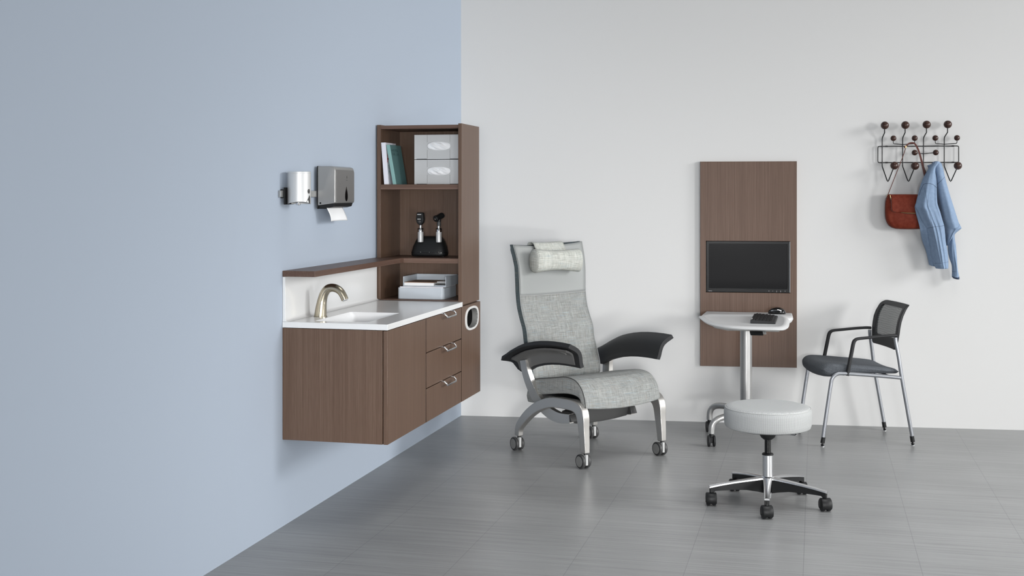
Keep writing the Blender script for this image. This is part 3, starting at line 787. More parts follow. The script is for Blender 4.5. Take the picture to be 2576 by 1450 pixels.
# rings and strap
def ringat(X, Y):
    c = Vector((hx(X), -.070, hz(Y))); m = MB(); m.tube([c+Vector((.0055*math.cos(a_), 0, .0065*math.sin(a_))) for a_ in [R(i*30) for i in range(13)]], .0012, 8, up=(0, 1, 0)); return m
t.part('strap_ring', ringat(236, 702), 'brass'); t.part('strap_ring', ringat(584, 702), 'brass')
def ribbon(pts, w):
    """flat strap: width lies in the wall plane"""
    P = [Vector(p) for p in pts]; m = MB(); v = []
    ws = w if isinstance(w, (list, tuple)) else [w]*len(P)
    for i, p in enumerate(P):
        T = (P[min(i+1, len(P)-1)]-P[max(i-1, 0)]).normalized(); nrm = T.cross(Vector((0, 1, 0))).normalized()*ws[i]/2
        dd = Vector((0, .0011, 0))
        v += [p+nrm-dd, p-nrm-dd, p-nrm+dd, p+nrm+dd]
    n = len(P); f = [(4*i+k, 4*i+(k+1) % 4, 4*i+4+(k+1) % 4, 4*i+4+k) for i in range(n-1) for k in range(4)]
    return m.add(v, f+[(0, 1, 2, 3), (4*n-4, 4*n-3, 4*n-2, 4*n-1)])
sp_ = smooth([(hx(238), -.071, hz(694)), (hx(300), -.066, hz(540)), (hx(360), -.062, hz(390)), (hx(388), -.060, hz(310))], 6)
t.part('strap', ribbon(sp_, .0042), 'leather_dark')
sp_ = smooth([(hx(383), -.061, hz(300)), (hx(400), -.0605, hz(283)), (hx(418), -.060, hz(269)), (hx(440), -.059, hz(264)), (hx(462), -.060, hz(270)), (hx(482), -.061, hz(298)), (hx(500), -.066, hz(345)), (hx(522), -.067, hz(420)), (hx(545), -.069, hz(510)), (hx(565), -.070, hz(600)), (hx(584), -.071, hz(694))], 6)
t.part('strap', ribbon(sp_, .0095), 'leather_dark')
sp_ = smooth([(hx(470), -.0585, hz(283)), (hx(488), -.060, hz(318)), (hx(500), -.0655, hz(360)), (hx(517), -.0665, hz(430)), (hx(537), -.0675, hz(520)), (hx(560), -.0685, hz(610)), (hx(580), -.070, hz(692))], 6)
t.part('strap', ribbon(sp_, .004), 'leather_dark')
t.part('buckle', MB().box(hx(384), hx(395), -.0635, -.0575, hz(306), hz(288)), 'brass', .001)
t.part('strap_loop', MB().box(hx(376), hx(386), -.0640, -.0575, hz(308), hz(288)), 'leather_dark', .001)
t.part('strap_tab', MB().tube([(hx(222), -.072, hz(742)), (hx(228), -.073, hz(722)), (hx(235), -.072, hz(706))], .0035, 10, flat=.5), 'leather_dark')

# jacket -------------------------------------------------------------
t = Thing('jacket', 'light blue suede jacket hanging in front of the brown bag on the coat rack', 'jacket', FW, (2.88, -.08, 1.25))
def cloth(rows, folds, n=44, back=None, wob=1.0, thick=.004):
    """rows: (Y, xl, xr, d_centre, d_edge) in sketch units / metres; folds: list of (q0,width,height) ridge across"""
    rows_ = []
    ys = [r_[0] for r_ in rows]; K = 5
    cols = list(zip(*rows)); tabs = [list(zip(ys, c)) for c in cols]
    Ys = []
    for a, b in zip(ys, ys[1:]): Ys += [a+(b-a)*k/K for k in range(K)]
    Ys.append(ys[-1]); rings = []
    for Y in Ys:
        xl, xr, dc, de = (slerp(tabs[j], Y) for j in range(1, 5))
        r_ = []
        f = (Y-ys[0])/(ys[-1]-ys[0])
        for i in range(n+1):
            q = i/n; prof = (1-abs(2*q-1)**2.6)
            d = de+(dc-de)*prof
            for q0, w_, h_, f0, f1 in folds:
                if f0 <= f <= f1:
                    env = math.sin(math.pi*(f-f0)/(f1-f0))**.6
                    d += h_*env*math.exp(-((q-q0)/w_)**2)
            d += .0012*wob*math.sin(q*11+f*9)*prof
            r_.append((hx(xl+(xr-xl)*q), -d, hz(Y)))
        for i in range(n, -1, -1):
            q = i/n; prof = (1-abs(2*q-1)**2)
            d = de-.006-(thick)*prof
            r_.append((hx(xl+(xr-xl)*q), -max(d, .012), hz(Y)))
        rings.append(r_)
    return MB().loft(rings)
# back body panel (right side)
body = [(418, 622, 650, .098, .090), (423, 612, 662, .099, .086), (430, 604, 674, .100, .080), (440, 602, 684, .104, .072), (480, 602, 698, .108, .066), (545, 606, 714, .110, .060), (620, 612, 735, .112, .055), (690, 620, 757, .110, .050), (780, 636, 786, .106, .046), (860, 650, 812, .102, .044), (920, 665, 832, .098, .042), (972, 690, 856, .092, .042)]
bo_ = t.part('body', cloth(body, [(.12, .10, -.028, .05, 1.0), (.62, .16, .008, .2, 1.2), (.92, .08, -.006, .2, 1.1)]), 'suede_blue', ang=60)
hem = [(968, 690, 856.5, .092, .042), (985, 697, 838, .091, .043), (1005, 704, 812, .09, .045), (1030, 712, 791, .088, .047), (1060, 718, 769, .085, .05), (1090, 722, 748, .082, .055), (1112, 726, 731, .078, .06)]
t.part('hem', cloth(hem, [(.65, .06, .008, -.2, 1.2)], wob=.3), 'suede_hem', ang=60, parent=bo_)
# inner layer behind the left sleeve
inner = [(788, 452, 520, .118, .110), (830, 459, 560, .118, .108), (880, 472, 590, .118, .108), (940, 488, 620, .116, .107), (985, 499, 636, .112, .104), (1030, 512, 644, .098, .080), (1080, 530, 650, .086, .058), (1142, 556, 660, .078, .048), (1200, 572, 660, .074, .046), (1250, 583, 650, .070, .046), (1274, 590, 640, .068, .046), (1284, 612, 636, .066, .047)]
t.part('front_panel', cloth(inner, [(.3, .12, .006, .1, 1.1)]), 'suede_blue', ang=60)
# front sleeve (left) with shoulder
sl = [(418, 626, 644, .112, .104), (422, 616, 646, .118, .104), (428, 607, 648, .124, .104), (440, 594, 647, .130, .104), (470, 571, 626, .134, .104), (510, 548, 622, .140, .106), (560, 520, 628, .146, .110), (620, 497, 630, .150, .114), (690, 478, 630, .152, .117), (760, 460, 634, .154, .120), (790, 452, 642, .154, .121), (830, 475, 656, .154, .122), (890, 500, 673, .152, .121), (950, 532, 691, .148, .118), (1010, 556, 702, .142, .106), (1080, 574, 712, .136, .092), (1150, 586, 727, .132, .084), (1220, 600, 736, .128, .079), (1262, 614, 737, .126, .078), (1292, 630, 737, .124, .078), (1300, 634, 734, .120, .080)]
sv = t.part('sleeve', cloth(sl, [(.52, .035, .005, .30, 1.15), (.66, .05, -.006, .45, 1.2), (.34, .10, .007, .1, .9), (.93, .06, .010, .02, .62), (.14, .08, -.005, .3, 1.0)], thick=.006), 'suede_blue', ang=60)
# rear sleeve hanging low on the right
rs = [(985, 745, 800, .066, .05), (1035, 750, 797, .066, .048), (1070, 746, 801, .066, .046), (1110, 742, 808, .066, .046), (1160, 744, 812, .065, .046), (1220, 756, 817, .064, .045), (1270, 774, 820, .064, .044), (1320, 778, 826, .063, .042), (1362, 777, 834, .062, .042), (1374, 778, 836, .061, .042)]
rs_ = t.part('sleeve', cloth(rs, [(.7, .12, .006, .2, 1.1), (.22, .14, -.007, 0, .7)], n=28), 'suede_blue', ang=60)
t.part('cuff_lining', cloth([(1368, 776, 836, .060, .044), (1384, 790, 838, .059, .045), (1391, 812, 836, .057, .046)], [], n=16, wob=0), 'seam_navy', ang=60, parent=rs_)
# collar
t.part('collar', cloth([(437, 604, 640, .100, .085), (452, 563, 600, .098, .088), (462, 566, 590, .096, .088), (482, 571, 576, .093, .09)], [], n=14, wob=0), 'suede_hem', ang=60)
t.part('collar', cloth([(436, 668, 684, .085, .07), (452, 672, 688, .083, .066), (478, 680, 692, .08, .064), (505, 694, 700, .074, .062)], [], n=14, wob=0), 'suede_hem', ang=60)
# seams as thin stitched cords lying on the cloth
def cloth_d(rows, X, Y, folds=()):
    ys = [r_[0] for r_ in rows]; tabs = [list(zip(ys, c)) for c in zip(*rows)]
    xl, xr, dc, de = (slerp(tabs[j], Y) for j in range(1, 5)); q = min(1, max(0, (X-xl)/(xr-xl)))
    f = (Y-ys[0])/(ys[-1]-ys[0]); prof = (1-abs(2*q-1)**2.6); d = de+(dc-de)*prof
    for q0, w_, h_, f0, f1 in folds:
        if f0 <= f <= f1: d += h_*math.sin(math.pi*(f-f0)/(f1-f0))**.6*math.exp(-((q-q0)/w_)**2)
    return d + .0012*math.sin(q*11+f*9)*prof
FS_ = [(.52, .035, .005, .30, 1.15), (.66, .05, -.006, .45, 1.2), (.34, .10, .007, .1, .9), (.93, .06, .010, .02, .62), (.14, .08, -.005, .3, 1.0)]
FB_ = [(.12, .10, -.028, .05, 1.0), (.62, .16, .008, .2, 1.2), (.92, .08, -.006, .2, 1.1)]
def seam(rows, pts, folds, r_, parent, mat='seam_navy'):
    P = [(hx(X), -cloth_d(rows, X, Y, folds)-.0002, hz(Y)) for X, Y in [p[:2] for p in smooth([(a, b, 0) for a, b in pts], 5)]]
    t.part('seam', MB().tube(P, r_, 6), mat, parent=parent)
seam(sl, [(483, 698), (497, 655), (512, 620), (516, 610), (530, 603), (560, 602), (590, 609), (612, 624), (628, 640)], FS_, .0010, sv)
seam(sl, [(525, 640), (535, 720), (548, 790), (562, 850), (578, 920), (590, 960), (600, 1010), (620, 1080), (634, 1150), (650, 1220), (658, 1258)], FS_, .0007, sv)
seam(sl, [(551, 969), (570, 962), (600, 955), (640, 951), (665, 949), (688, 942)], FS_, .0008, sv)
seam(sl, [(620, 1256), (650, 1254), (700, 1247), (735, 1243)], FS_, .0006, sv)
seam(body, [(633, 612), (650, 596), (668, 578), (690, 558), (708, 545)], FB_, .0009, bo_)
seam(body, [(780, 995-25), (815, 962), (840, 935)], FB_, .0006, bo_)
seam(rs, [(776, 1325), (800, 1328), (824, 1330)], [], .0006, rs_)

# ================================================================== mobile cart (top, column, C-shaped base)
t = Thing('mobile_cart', 'white-topped mobile cart with a grey metal column in front of the walnut panel', 'cart', FD, (0, 0, 0))
out = smooth([(x, y, 0) for x, y in [(-.222, .17), (-.250, .098), (-.266, .066), (-.2685, .058), (-.262, .03), (-.252, -.08), (-.232, -.22), (-.205, -.335), (-.165, -.43), (-.11, -.495), (-.03, -.528), (.07, -.540), (.145, -.538), (.182, -.505), (.207, -.40), (.226, -.22), (.238, -.05), (.236, .08), (.222, .18)]], 5)
o2 = [(x, y) for x, y, _ in out]
def inset(pts, k):
    n = len(pts); r_ = []
    cx_ = sum(p[0] for p in pts)/n; cy_ = sum(p[1] for p in pts)/n
    for i in range(n):
        a, b = Vector(pts[i-1]), Vector(pts[(i+1) % n]); T = (b-a).normalized(); nn = Vector((-T.y, T.x)); p = Vector(pts[i])
        if (p+nn*k-Vector((cx_, cy_))).length > (p-Vector((cx_, cy_))).length: nn = -nn
        r_.append(tuple(p+nn*k))
    return r_
def shrink(pts, k, c=(-.02, -.17)): return [(c[0]+(x-c[0])*k, c[1]+(y-c[1])*k) for x, y in pts]
lv = [(shrink(o2, .02), .6800), (shrink(o2, .92), .6800), (shrink(o2, .97), .6812), (inset(o2, .001), .6860), (o2, .6905), (shrink(o2, .965), .6975), (shrink(o2, .90), .7008), (shrink(o2, .87), .7000), (shrink(o2, .845), .6975), (shrink(o2, .5), .6975), (shrink(o2, .02), .6975)]
mb = MB().loft([[(x, y, z) for x, y in l_] for l_, z in lv]); t.part('tabletop', mb, 'desk_white', ang=50)
# rear shelf strip
o = [(-.222, .362), (-.075, .350), (-.045, .345), (.045, .345), (.075, .350), (.276, .330), (.284, .322), (.272, .10), (.262, .04), (.235, -.02), (.18, -.04), (-.18, -.02), (-.238, .03), (-.255, .09)]
rr_ = [(inset(o, .03), .655), (inset(o, .008), .668), (inset(o, .0), .682), (inset(o, .002), .6935), (inset(o, .006), .6965)]
mb = MB().loft([[(x, y, z) for x, y in l_] for l_, z in rr_]); t.part('rear_shelf', mb, 'desk_white', ang=50, label='white rear strip of the top')
o = [(-.20, -.30), (-.13, -.42), (.17, -.45), (.20, -.30), (.20, .22), (-.20, .22)]
mb = MB().loft([[(x*.90, y*.93, .664) for x, y in o], [(x, y, .680) for x, y in o]]); t.part('underframe', mb, 'light_plastic', .003)
t.part('column', MB().lathe([(0, .10), (.0335, .10), (.0335, .64), (0, .64)], (0, 0, 0), n=48), 'cart_metal')
t.part('release_handle', MB().prism([(-.485, .650), (-.485, .654), (-.40, .663), (-.36, .663), (-.36, .654), (-.42, .650)], 'x', .003, .070), 'black_plastic', .002)
t.part('handle_bracket', MB().prism([(-.44, .652), (-.40, .6635), (-.30, .6635), (-.30, .656), (-.40, .650)], 'x', .070, .088), 'light_plastic', .001)
def leg(pts, r_): return MB().tube(smooth(pts, 6), r_, 16, up=(0, 0, 1))
# two curved legs to the left, one to the back right
L = {'lf': [(0, -.005, .165), (-.05, -.09, .170), (-.11, -.175, .163), (-.165, -.212, .150), (-.193, -.222, .120), (-.199, -.223, .072)],
     'lb': [(0, .005, .165), (-.06, .08, .166), (-.14, .175, .160), (-.18, .198, .148), (-.200, .203, .118), (-.203, .203, .072)],
     'rb': [(.0, .01, .165), (.05, .10, .166), (.11, .19, .160), (.145, .225, .148), (.163, .236, .118), (.165, .236, .072)]}
def cart_caster(x, y, ang, par, nm='caster', r_=.031):
    c, s_ = math.cos(ang), math.sin(ang)
    m = MB(); ax = Vector((c, s_, 0))
    for k in (-1, 1):
        cc = Vector((x, y, r_))+ax*k*.0145
        m.lathe([(0, -.006), (r_-.003, -.006), (r_, -.004), (r_, .004), (r_-.003, .006), (0, .006)], cc, ax, 32)
    q = t.part('wheel', m, 'black_soft', parent=par)
    m = MB().lathe([(.012, .03), (.012, .066), (.010, .074), (0, .074)], (x, y, 0)); m.box(x-.0085, x+.0085, y-.018, y+.018, .022, .052)
    t.part('fork', m, 'black_plastic', .002, parent=par)
for k in ('lf', 'lb', 'rb'):
    l_ = t.part('leg', leg(L[k], [.0175]*31), 'cart_metal', ang=50)
    e = L[k][-1]; cart_caster(e[0], e[1], R(8.2), l_)
t.part('column_foot', MB().lathe([(0, .118), (.034, .118), (.04, .126), (.04, .188), (.0345, .196), (0, .196)], (0, 0, 0), n=40), 'cart_metal')

# keyboard lies end-on to the camera on the cart
kc, ka = (.095, -.147), R(-6)
fk = Frame(*FD.w((kc[0], kc[1], 0)).xy, FD.a+ka)
t = Thing('keyboard', 'black keyboard lying end-on on the white cart top', 'keyboard', fk, (0, 0, .6985))
KW, KL = .067, .190
prof = [(-KW, .699), (KW, .699), (KW, .704), (KW-.004, .7075), (-KW+.006, .7165), (-KW, .7155)]
mb = MB().prism(prof, 'y', -KL, KL); t.part('case', mb, 'black_soft', .002)
zk_ = lambda x: .7165+(.7075-.7165)*(x+KW-.006)/(2*KW-.010)
rnd = random.Random(3); x = -KW+.012
for r_i in range(6):
    w_ = .0125 if r_i == 0 else .0172
    ncol = 15; y = -KL+.008; L_ = (2*KL-.016)
    ks = [1.0]*ncol
    if r_i in (1, 2): ks[-1] = 1.6
    if r_i == 3: ks[0] = 1.4; ks[-2] = 1.6
    if r_i == 5: ks = [1.2, 1, 1, 1.2, 5, 1.2, 1, 1, 1, 1, 1]
    u_ = L_/sum(ks); m = MB()
    for q in ks:
        m.box(x+.001, x+w_-.001, y+.001, y+q*u_-.001, zk_(x+w_)-.0015, zk_(x+w_/2)+.0042); y += q*u_
    kr = t.part('key_row', m, 'black_plastic', .0008)
    x += w_+.0012
t.part('label_strip', MB().box(-KW+.003, -KW+.007, -.15, -.08, .7168, .7172), 'print_white', smooth=False)
# mouse
fm = Frame(*FD.w((.190, .262, 0)).xy, FD.a+R(-14))
t = Thing('computer_mouse', 'glossy black computer mouse at the back right corner of the cart top', 'computer mouse', fm, (0, 0, .6965))
rings = []
for x, w_, h_ in ((-.050, .012, .012), (-.046, .020, .020), (-.03, .027, .029), (-.01, .030, .0365), (.01, .031, .0385), (.03, .0295, .034), (.043, .024, .026), (.050, .015, .017), (.052, .006, .010)):
    r_ = []
    for i in range(32):
        th = 2*math.pi*i/32; c, s_ = math.cos(th), math.sin(th)
        r_.append((x, w_*math.copysign(abs(c)**.8, c), .697 + (h_*.35 + h_*.65*s_ if s_ > 0 else h_*.35*(1-abs(s_)**.6))))
    rings.append(r_)
t.part('shell', MB().loft(rings), 'black_gloss', ang=80, subsurf=1)
t.part('grip_strip', MB().tube([(-.028, -.0285, .715), (-.005, -.0305, .721), (.015, -.0305, .722), (.032, -.0270, .716)], .003, 10), 'chrome')
t.part('scroll_wheel', MB().lathe([(0, -.003), (.005, -.003), (.006, 0), (.005, .003), (0, .003)], (-.028, 0, .7225), (0, 1, 0), 20), 'chrome')

# ================================================================== stool
t = Thing('stool', 'round backless stool with light grey knitted seat and five-star chrome base on casters', 'stool', FT, (0, 0, 0))
rad = .194
prof = [(.0, .3435), (.16, .3435), (.181, .346), (.190, .352), (.1945, .366), (.1965, .396), (.1955, .420), (.192, .433), (.184, .4415), (.170, .4455), (.12, .4475), (.06, .448), (.0, .4485)]
nn = 96; v = []; uv = []
seam_i = 8
pr2 = []
for i in range(len(prof)-1):
    a, b = prof[i], prof[i+1]; k = 4
    for j in range(k): pr2.append((a[0]+(b[0]-a[0])*j/k, a[1]+(b[1]-a[1])*j/k))
pr2.append(prof[-1])
mb = MB(); v = [(r_*math.cos(2*math.pi*k/nn), r_*math.sin(2*math.pi*k/nn), z) for r_, z in pr2 for k in range(nn)]
f = []; uvs = []
for i in range(len(pr2)-1):
    top = (pr2[i][0]+pr2[i+1][0])/2 < .186
    for k in range(nn):
        k2 = (k+1) % nn; f.append((i*nn+k, i*nn+k2, (i+1)*nn+k2, (i+1)*nn+k))
        if top: uvs.append([(v[j][0]*.75, v[j][1]*.75) for j in f[-1]])
        else:
            s0 = k/nn*2*math.pi*.194; s1_ = (k+1)/nn*2*math.pi*.194
            def vv(i_): 
                return sum(math.dist(pr2[j], pr2[j+1]) for j in range(8, i_)) if i_ > 8 else 0
            uvs.append([(s0, vv(i)), (s1_, vv(i)), (s1_, vv(i+1)), (s0, vv(i+1))])
mb.add(v, f, uvs); seat = t.part('seat', mb, 'knit', ang=80)
t.part('seat_piping', MB().tube([(.1905*math.cos(R(a)), .1905*math.sin(R(a)), .4370) for a in range(0, 361, 5)], .0013, 8, up=(0, 0, 1), cap=False), 'light_plastic', parent=seat)
t.part('seat_pan', MB().lathe([(0, .3385), (.15, .3385), (.155, .3435), (0, .3435)], n=64), 'black_plastic')
t.part('mechanism', MB().lathe([(0, .291), (.018, .291), (.030, .300), (.040, .318), (.043, .3385), (0, .3385)]), 'black_plastic')
t.part('lever', MB().tube([(.03, -.04, .3290), (.07, -.062, .3265), (.108, -.078, .3240), (.115, -.072, .3250), (.110, -.060, .3265), (.04, -.02, .330)], .0026, 10), 'chrome', label='chrome wire lever')
t.part('lever', MB().prism([(.06, -.055), (.128, -.085), (.134, -.060), (.06, -.02)], 'z', .3315, .3385), 'black_plastic', .002)
t.part('gas_lift', MB().lathe([(0, .215), (.0142, .215), (.0142, .295), (0, .295)]), 'black_gloss')
t.part('collar', MB().lathe([(0, .2215), (.0255, .2215), (.0262, .2245), (.0235, .229), (.0145, .231), (0, .231)]), 'black_plastic')
t.part('column', MB().lathe([(0, .085), (.0235, .085), (.0235, .2215), (0, .2215)], n=48), 'polished_aluminium')
t.part('hub', MB().lathe([(0, .027), (.0180, .027), (.0190, .030), (.0195, .056), (.024, .098), (.033, .112), (.029, .122), (.0242, .1255), (0, .1255)], n=48), 'polished_aluminium')
for a in (257.5, 330.5, 42, 114, 186):
    A_ = R(a); ux, uy = math.cos(A_), math.sin(A_); P = lambda r_, s_, z: (ux*r_-uy*s_, uy*r_+ux*s_, z)
    # polished top skin
    sec = [(.018, .0245, .121), (.040, .0200, .1195), (.10, .0172, .113), (.16, .0150, .1055), (.22, .0135, .0965), (.262, .0125, .0885), (.2715, .0110, .0865)]
    rings = [[P(r_, -w_, z-.0065), P(r_, -w_*.96, z-.001), P(r_, -w_*.6, z+.0012), P(r_, 0, z+.002), P(r_, w_*.6, z+.0012), P(r_, w_*.96, z-.001), P(r_, w_, z-.0065), P(r_, 0, z-.0065)] for r_, w_, z in sec]
    lg = t.part('leg', MB().loft(rings), 'polished_aluminium', ang=50)
    sec = [(.022, .0150, .114, .052), (.05, .0115, .112, .058), (.10, .0100, .106, .066), (.16, .0090, .0985, .0680), (.22, .0085, .0895, .0665), (.245, .0085, .0855, .0655), (.252, .0105, .084, .0585), (.268, .0105, .081, .0580)]
    rings = [[P(r_, -w_, zb), P(r_, -w_, zt), P(r_, w_, zt), P(r_, w_, zb)] for r_, w_, zt, zb in sec]
    t.part('leg_underside', MB().loft(rings), 'black_plastic', .0015, parent=lg)
    rc = .262; c0 = Vector(P(rc, 0, 0))
    cs = t.part('caster', MB().lathe([(0, .0575), (.0075, .0575), (.0068, .064), (.0068, .0735), (0, .0735)], c0), 'black_gloss', parent=lg)
    # twin wheel under a hood; the rolling axis lies across the picture as photographed
    ca_ = {257.5: R(4), 330.5: R(6), 42: R(0), 114: R(3), 186: R(-4)}[a]
    ax = Vector((math.cos(ca_), math.sin(ca_), 0)); fw = Vector((-ax.y, ax.x, 0)); m = MB()
    for k in (-1, 1):
        cc = c0+Vector((0, 0, .0250))+ax*k*.0135
        m.lathe([(0, -.008), (.0225, -.008), (.0250, -.0055), (.0250, .0055), (.0225, .008), (0, .008)], cc, ax, 32)
    t.part('wheel', m, 'black_soft', parent=lg)
    m = MB(); pr = [(.028*math.cos(R(g_)), .028+.0295*math.sin(R(g_))) for g_ in range(-40, 221, 8)]+[(-.012, .009), (-.012, .016), (.012, .016), (.012, .009)]
    rr_ = []
    for s_ in (-.0235, -.0205, .0205, .0235):
        kk = .90 if abs(s_) > .021 else 1
        rr_.append([c0+ax*s_+fw*(x_*kk)+Vector((0, 0, .028+(z_-.028)*kk)) for x_, z_ in pr])
    m.loft(rr_); t.part('caster_hood', m, 'black_plastic', parent=lg, ang=50)

# ================================================================== side chair
t = Thing('side_chair', 'black mesh-backed armchair with charcoal seat and slim silver legs by the white wall', 'chair', FS, (0, 0, 0))
TR = .0104
for sy, s in ((-.215, -1), (.215, 1)):
    fr = [(-.279, sy, .028), (-.2560, sy, .19), (-.232, sy, .345), (-.226, sy, .372), (-.213, sy, .392), (-.192, sy, .403), (-.165, sy, .4045), (-.10, sy, .401), (.05, sy, .389), (.165, sy, .3775)]
    t.part('leg', MB().tube(smooth(fr, 4), TR, 16, up=(0, 1, 0)), 'silver_paint', ang=60)
    rr_ = [(.2345, sy, .028), (.205, sy, .19), (.172, sy, .375), (.156, sy*.98, .49), (.142, sy*.95, .575), (.141, sy*.94, .600)]
    t.part('leg', MB().tube(smooth(rr_, 5), TR, 16, up=(0, 1, 0)), 'silver_paint', ang=60)
    for (x, tx) in ((-.279, -.276), (.2345, .231)):
        g_ = t.part('foot', MB().cyl((x, sy, .019), (tx+(0.002 if x < 0 else -.002), sy, .052), .0118), 'black_plastic')
        t.part('glide', MB().lathe([(0, 0), (.0125, 0), (.0125, .003), (.0045, .007), (.0045, .020), (0, .020)], (x, sy, 0), n=24), 'chrome', parent=g_)
        t.part('glide_cone', MB().lathe([(.0075, .0065), (.011, .008), (.0055, .016), (.0055, .021), (0, .021)], (x, sy, 0), n=24), 'black_gloss', parent=g_)
    ap = [(-.139, sy, .392), (-.128, sy, .45), (-.112, sy*.995, .53), (-.103, sy*.99, .572), (-.094, sy*.985, .588), (-.076, sy*.98, .5965), (-.02, sy*.975, .602), (.06, sy*.97, .609), (.12, sy*.955, .6125), (.146, sy*.93, .612)]
    ap = smooth(ap, 5); m = MB(); v = []
    P_ = [Vector(p) for p in ap]; n_ = len(P_)
    rings = []
    for i, p in enumerate(P_):
        T = (P_[min(i+1, n_-1)]-P_[max(i-1, 0)]).normalized(); yv = Vector((0, 1, 0)); nv = T.cross(yv).normalized(); f_ = i/n_
        u5 = min(1, max(0, (f_-.35)/.2)); u5 = u5*u5*(3-2*u5); hw = .0115+.002*u5; th = .0105-.0022*u5
        rings.append([p+yv*(hw*math.cos(a_))+nv*(th*math.sin(a_)) for a_ in [math.pi*2*k/16 for k in range(16)]])
    t.part('armrest', m.loft(rings), 'black_soft', ang=60)
for x, z in ((-.16, .4), (.10, .3855)):
    t.part('cross_bar', MB().tube([(x, -.214, z), (x, .214, z)], .008, 12), 'silver_paint')
# seat cushion
def cushion(prof, st, ax, mat_uv=True):
    """prof: closed (a,z) outline; st: list of (s, shrink) stations across; ring points optionally modified"""
    ca_ = sum(p[0] for p in prof)/len(prof); cz_ = sum(p[1] for p in prof)/len(prof); rings = []
    for s_, k, dz in st:
        rings.append([(p, s_, k, dz) for p in prof])
    return rings
top = [(.165, .404), (.158, .420), (.13, .431), (.06, .4395), (-.03, .447), (-.12, .4555), (-.19, .461), (-.235, .4610), (-.265, .454), (-.284, .438), (-.288, .420), (-.278, .400), (-.255, .386), (-.228, .3835), (-.205, .390), (-.17, .3985), (-.10, .399), (.05, .3965), (.14, .394), (.158, .396)]
prof = [(x, z) for x, z, _ in smooth([(x, z, 0) for x, z in top], 4, True)]
st = [(-.2065, .019), (-.2055, .015), (-.203, .010), (-.198, .006), (-.190, .003), (-.178, .001), (-.14, 0), (-.07, 0), (0, 0), (.07, 0), (.14, 0), (.178, .001), (.190, .003), (.198, .006), (.203, .010), (.2055, .015), (.2065, .019)]
rings = []
zc = lambda x: lerp([(-.29, .42), (-.2, .425), (.17, .41)], x)
for y, k in st:
    r_ = []
    for x, z in prof:
        dz = 0; c_ = zc(x); sgn = 1 if z > c_ else -1
        z2 = z-sgn*min(abs(z-c_), k*1.2) 
        if z > c_: z2 += -.009*(1-(y/.207)**2)*(1 if x > -.2 else max(0, (x+.29)/.09))
        elif x < -.17: z2 -= .010*(1-(y/.207)**2) 
        wid = lerp([(-.29, .93), (-.24, .985), (-.1, 1.0), (.08, 1.0), (.17, .93)], x)
        x2 = x + (-.008*(1-(y/.207)**2) if x < -.2 else 0) + (.022*(abs(y)/.207)**4 if x < -.22 else 0)
        r_.append((x2, y*wid, z2))
    rings.append(r_)
t.part('seat', MB().loft(rings), 'heather', ang=80)
# back: curved frame + mesh
xz = [(.515, .139), (.56, .143), (.61, .1495), (.66, .156), (.70, .1655), (.74, .182), (.765, .199), (.782, .217)]
bx = lambda y, z: slerp(xz, z) + .018*(1-(y/.2)**2)*.8
def bwid(z): return lerp([(.52, .175), (.62, .199), (.70, .2), (.78, .188)], z)/.2
o_ = rrect(-.2, .2, .527, .780, [.028, .028, .02, .02], 8); i_ = rrect(-.160, .160, .585, .757, [.012]*4, 8)
def gf(a, b, q):
    y = a*bwid(b); edge = 1 if abs(a) > .18 or b > .77 else 0
    return (bx(y, b)+ (.016 if q else 0), y, b - (.010*(1-(a/.2)**2)*0 if b < .6 else 0) )
def dens(pts, k=4):
    out = []
    for i in range(len(pts)):
        a, b = pts[i], pts[(i+1) % len(pts)]
        for j in range(k): out.append((a[0]+(b[0]-a[0])*j/k, a[1]+(b[1]-a[1])*j/k))
    return out
# one step only on long straight edges
def dens2(o_, i_, L=.03):
    a, b = [], []; n = len(o_)
    for i in range(n):
        d = math.dist(o_[i], o_[(i+1) % n]); k = max(1, int(d/L))
        for j in range(k):
            q = j/k; a.append((o_[i][0]+(o_[(i+1) % n][0]-o_[i][0])*q, o_[i][1]+(o_[(i+1) % n][1]-o_[i][1])*q)); b.append((i_[i][0]+(i_[(i+1) % n][0]-i_[i][0])*q, i_[i][1]+(i_[(i+1) % n][1]-i_[i][1])*q))
    return a, b
o3, i3 = dens2(o_, i_)
t.part('back_frame', MB().ring(o3, i3, gf), 'black_soft', .003, ang=50)
v = []; n1, n2 = 24, 16; uvs = []
for j in range(n2+1):
    for i in range(n1+1):
        a = -.166+.332*i/n1; b = .580+.182*j/n2; y = a*bwid(b); v.append((bx(y, b)+.008, y, b))
f = [(j*(n1+1)+i, j*(n1+1)+i+1, (j+1)*(n1+1)+i+1, (j+1)*(n1+1)+i) for j in range(n2) for i in range(n1)]
uvs = [[(v[q][1], v[q][2]*1.0) for q in ff] for ff in f]
t.part('back_mesh', MB().add(v, f, uvs), 'mesh_fabric', ang=80)

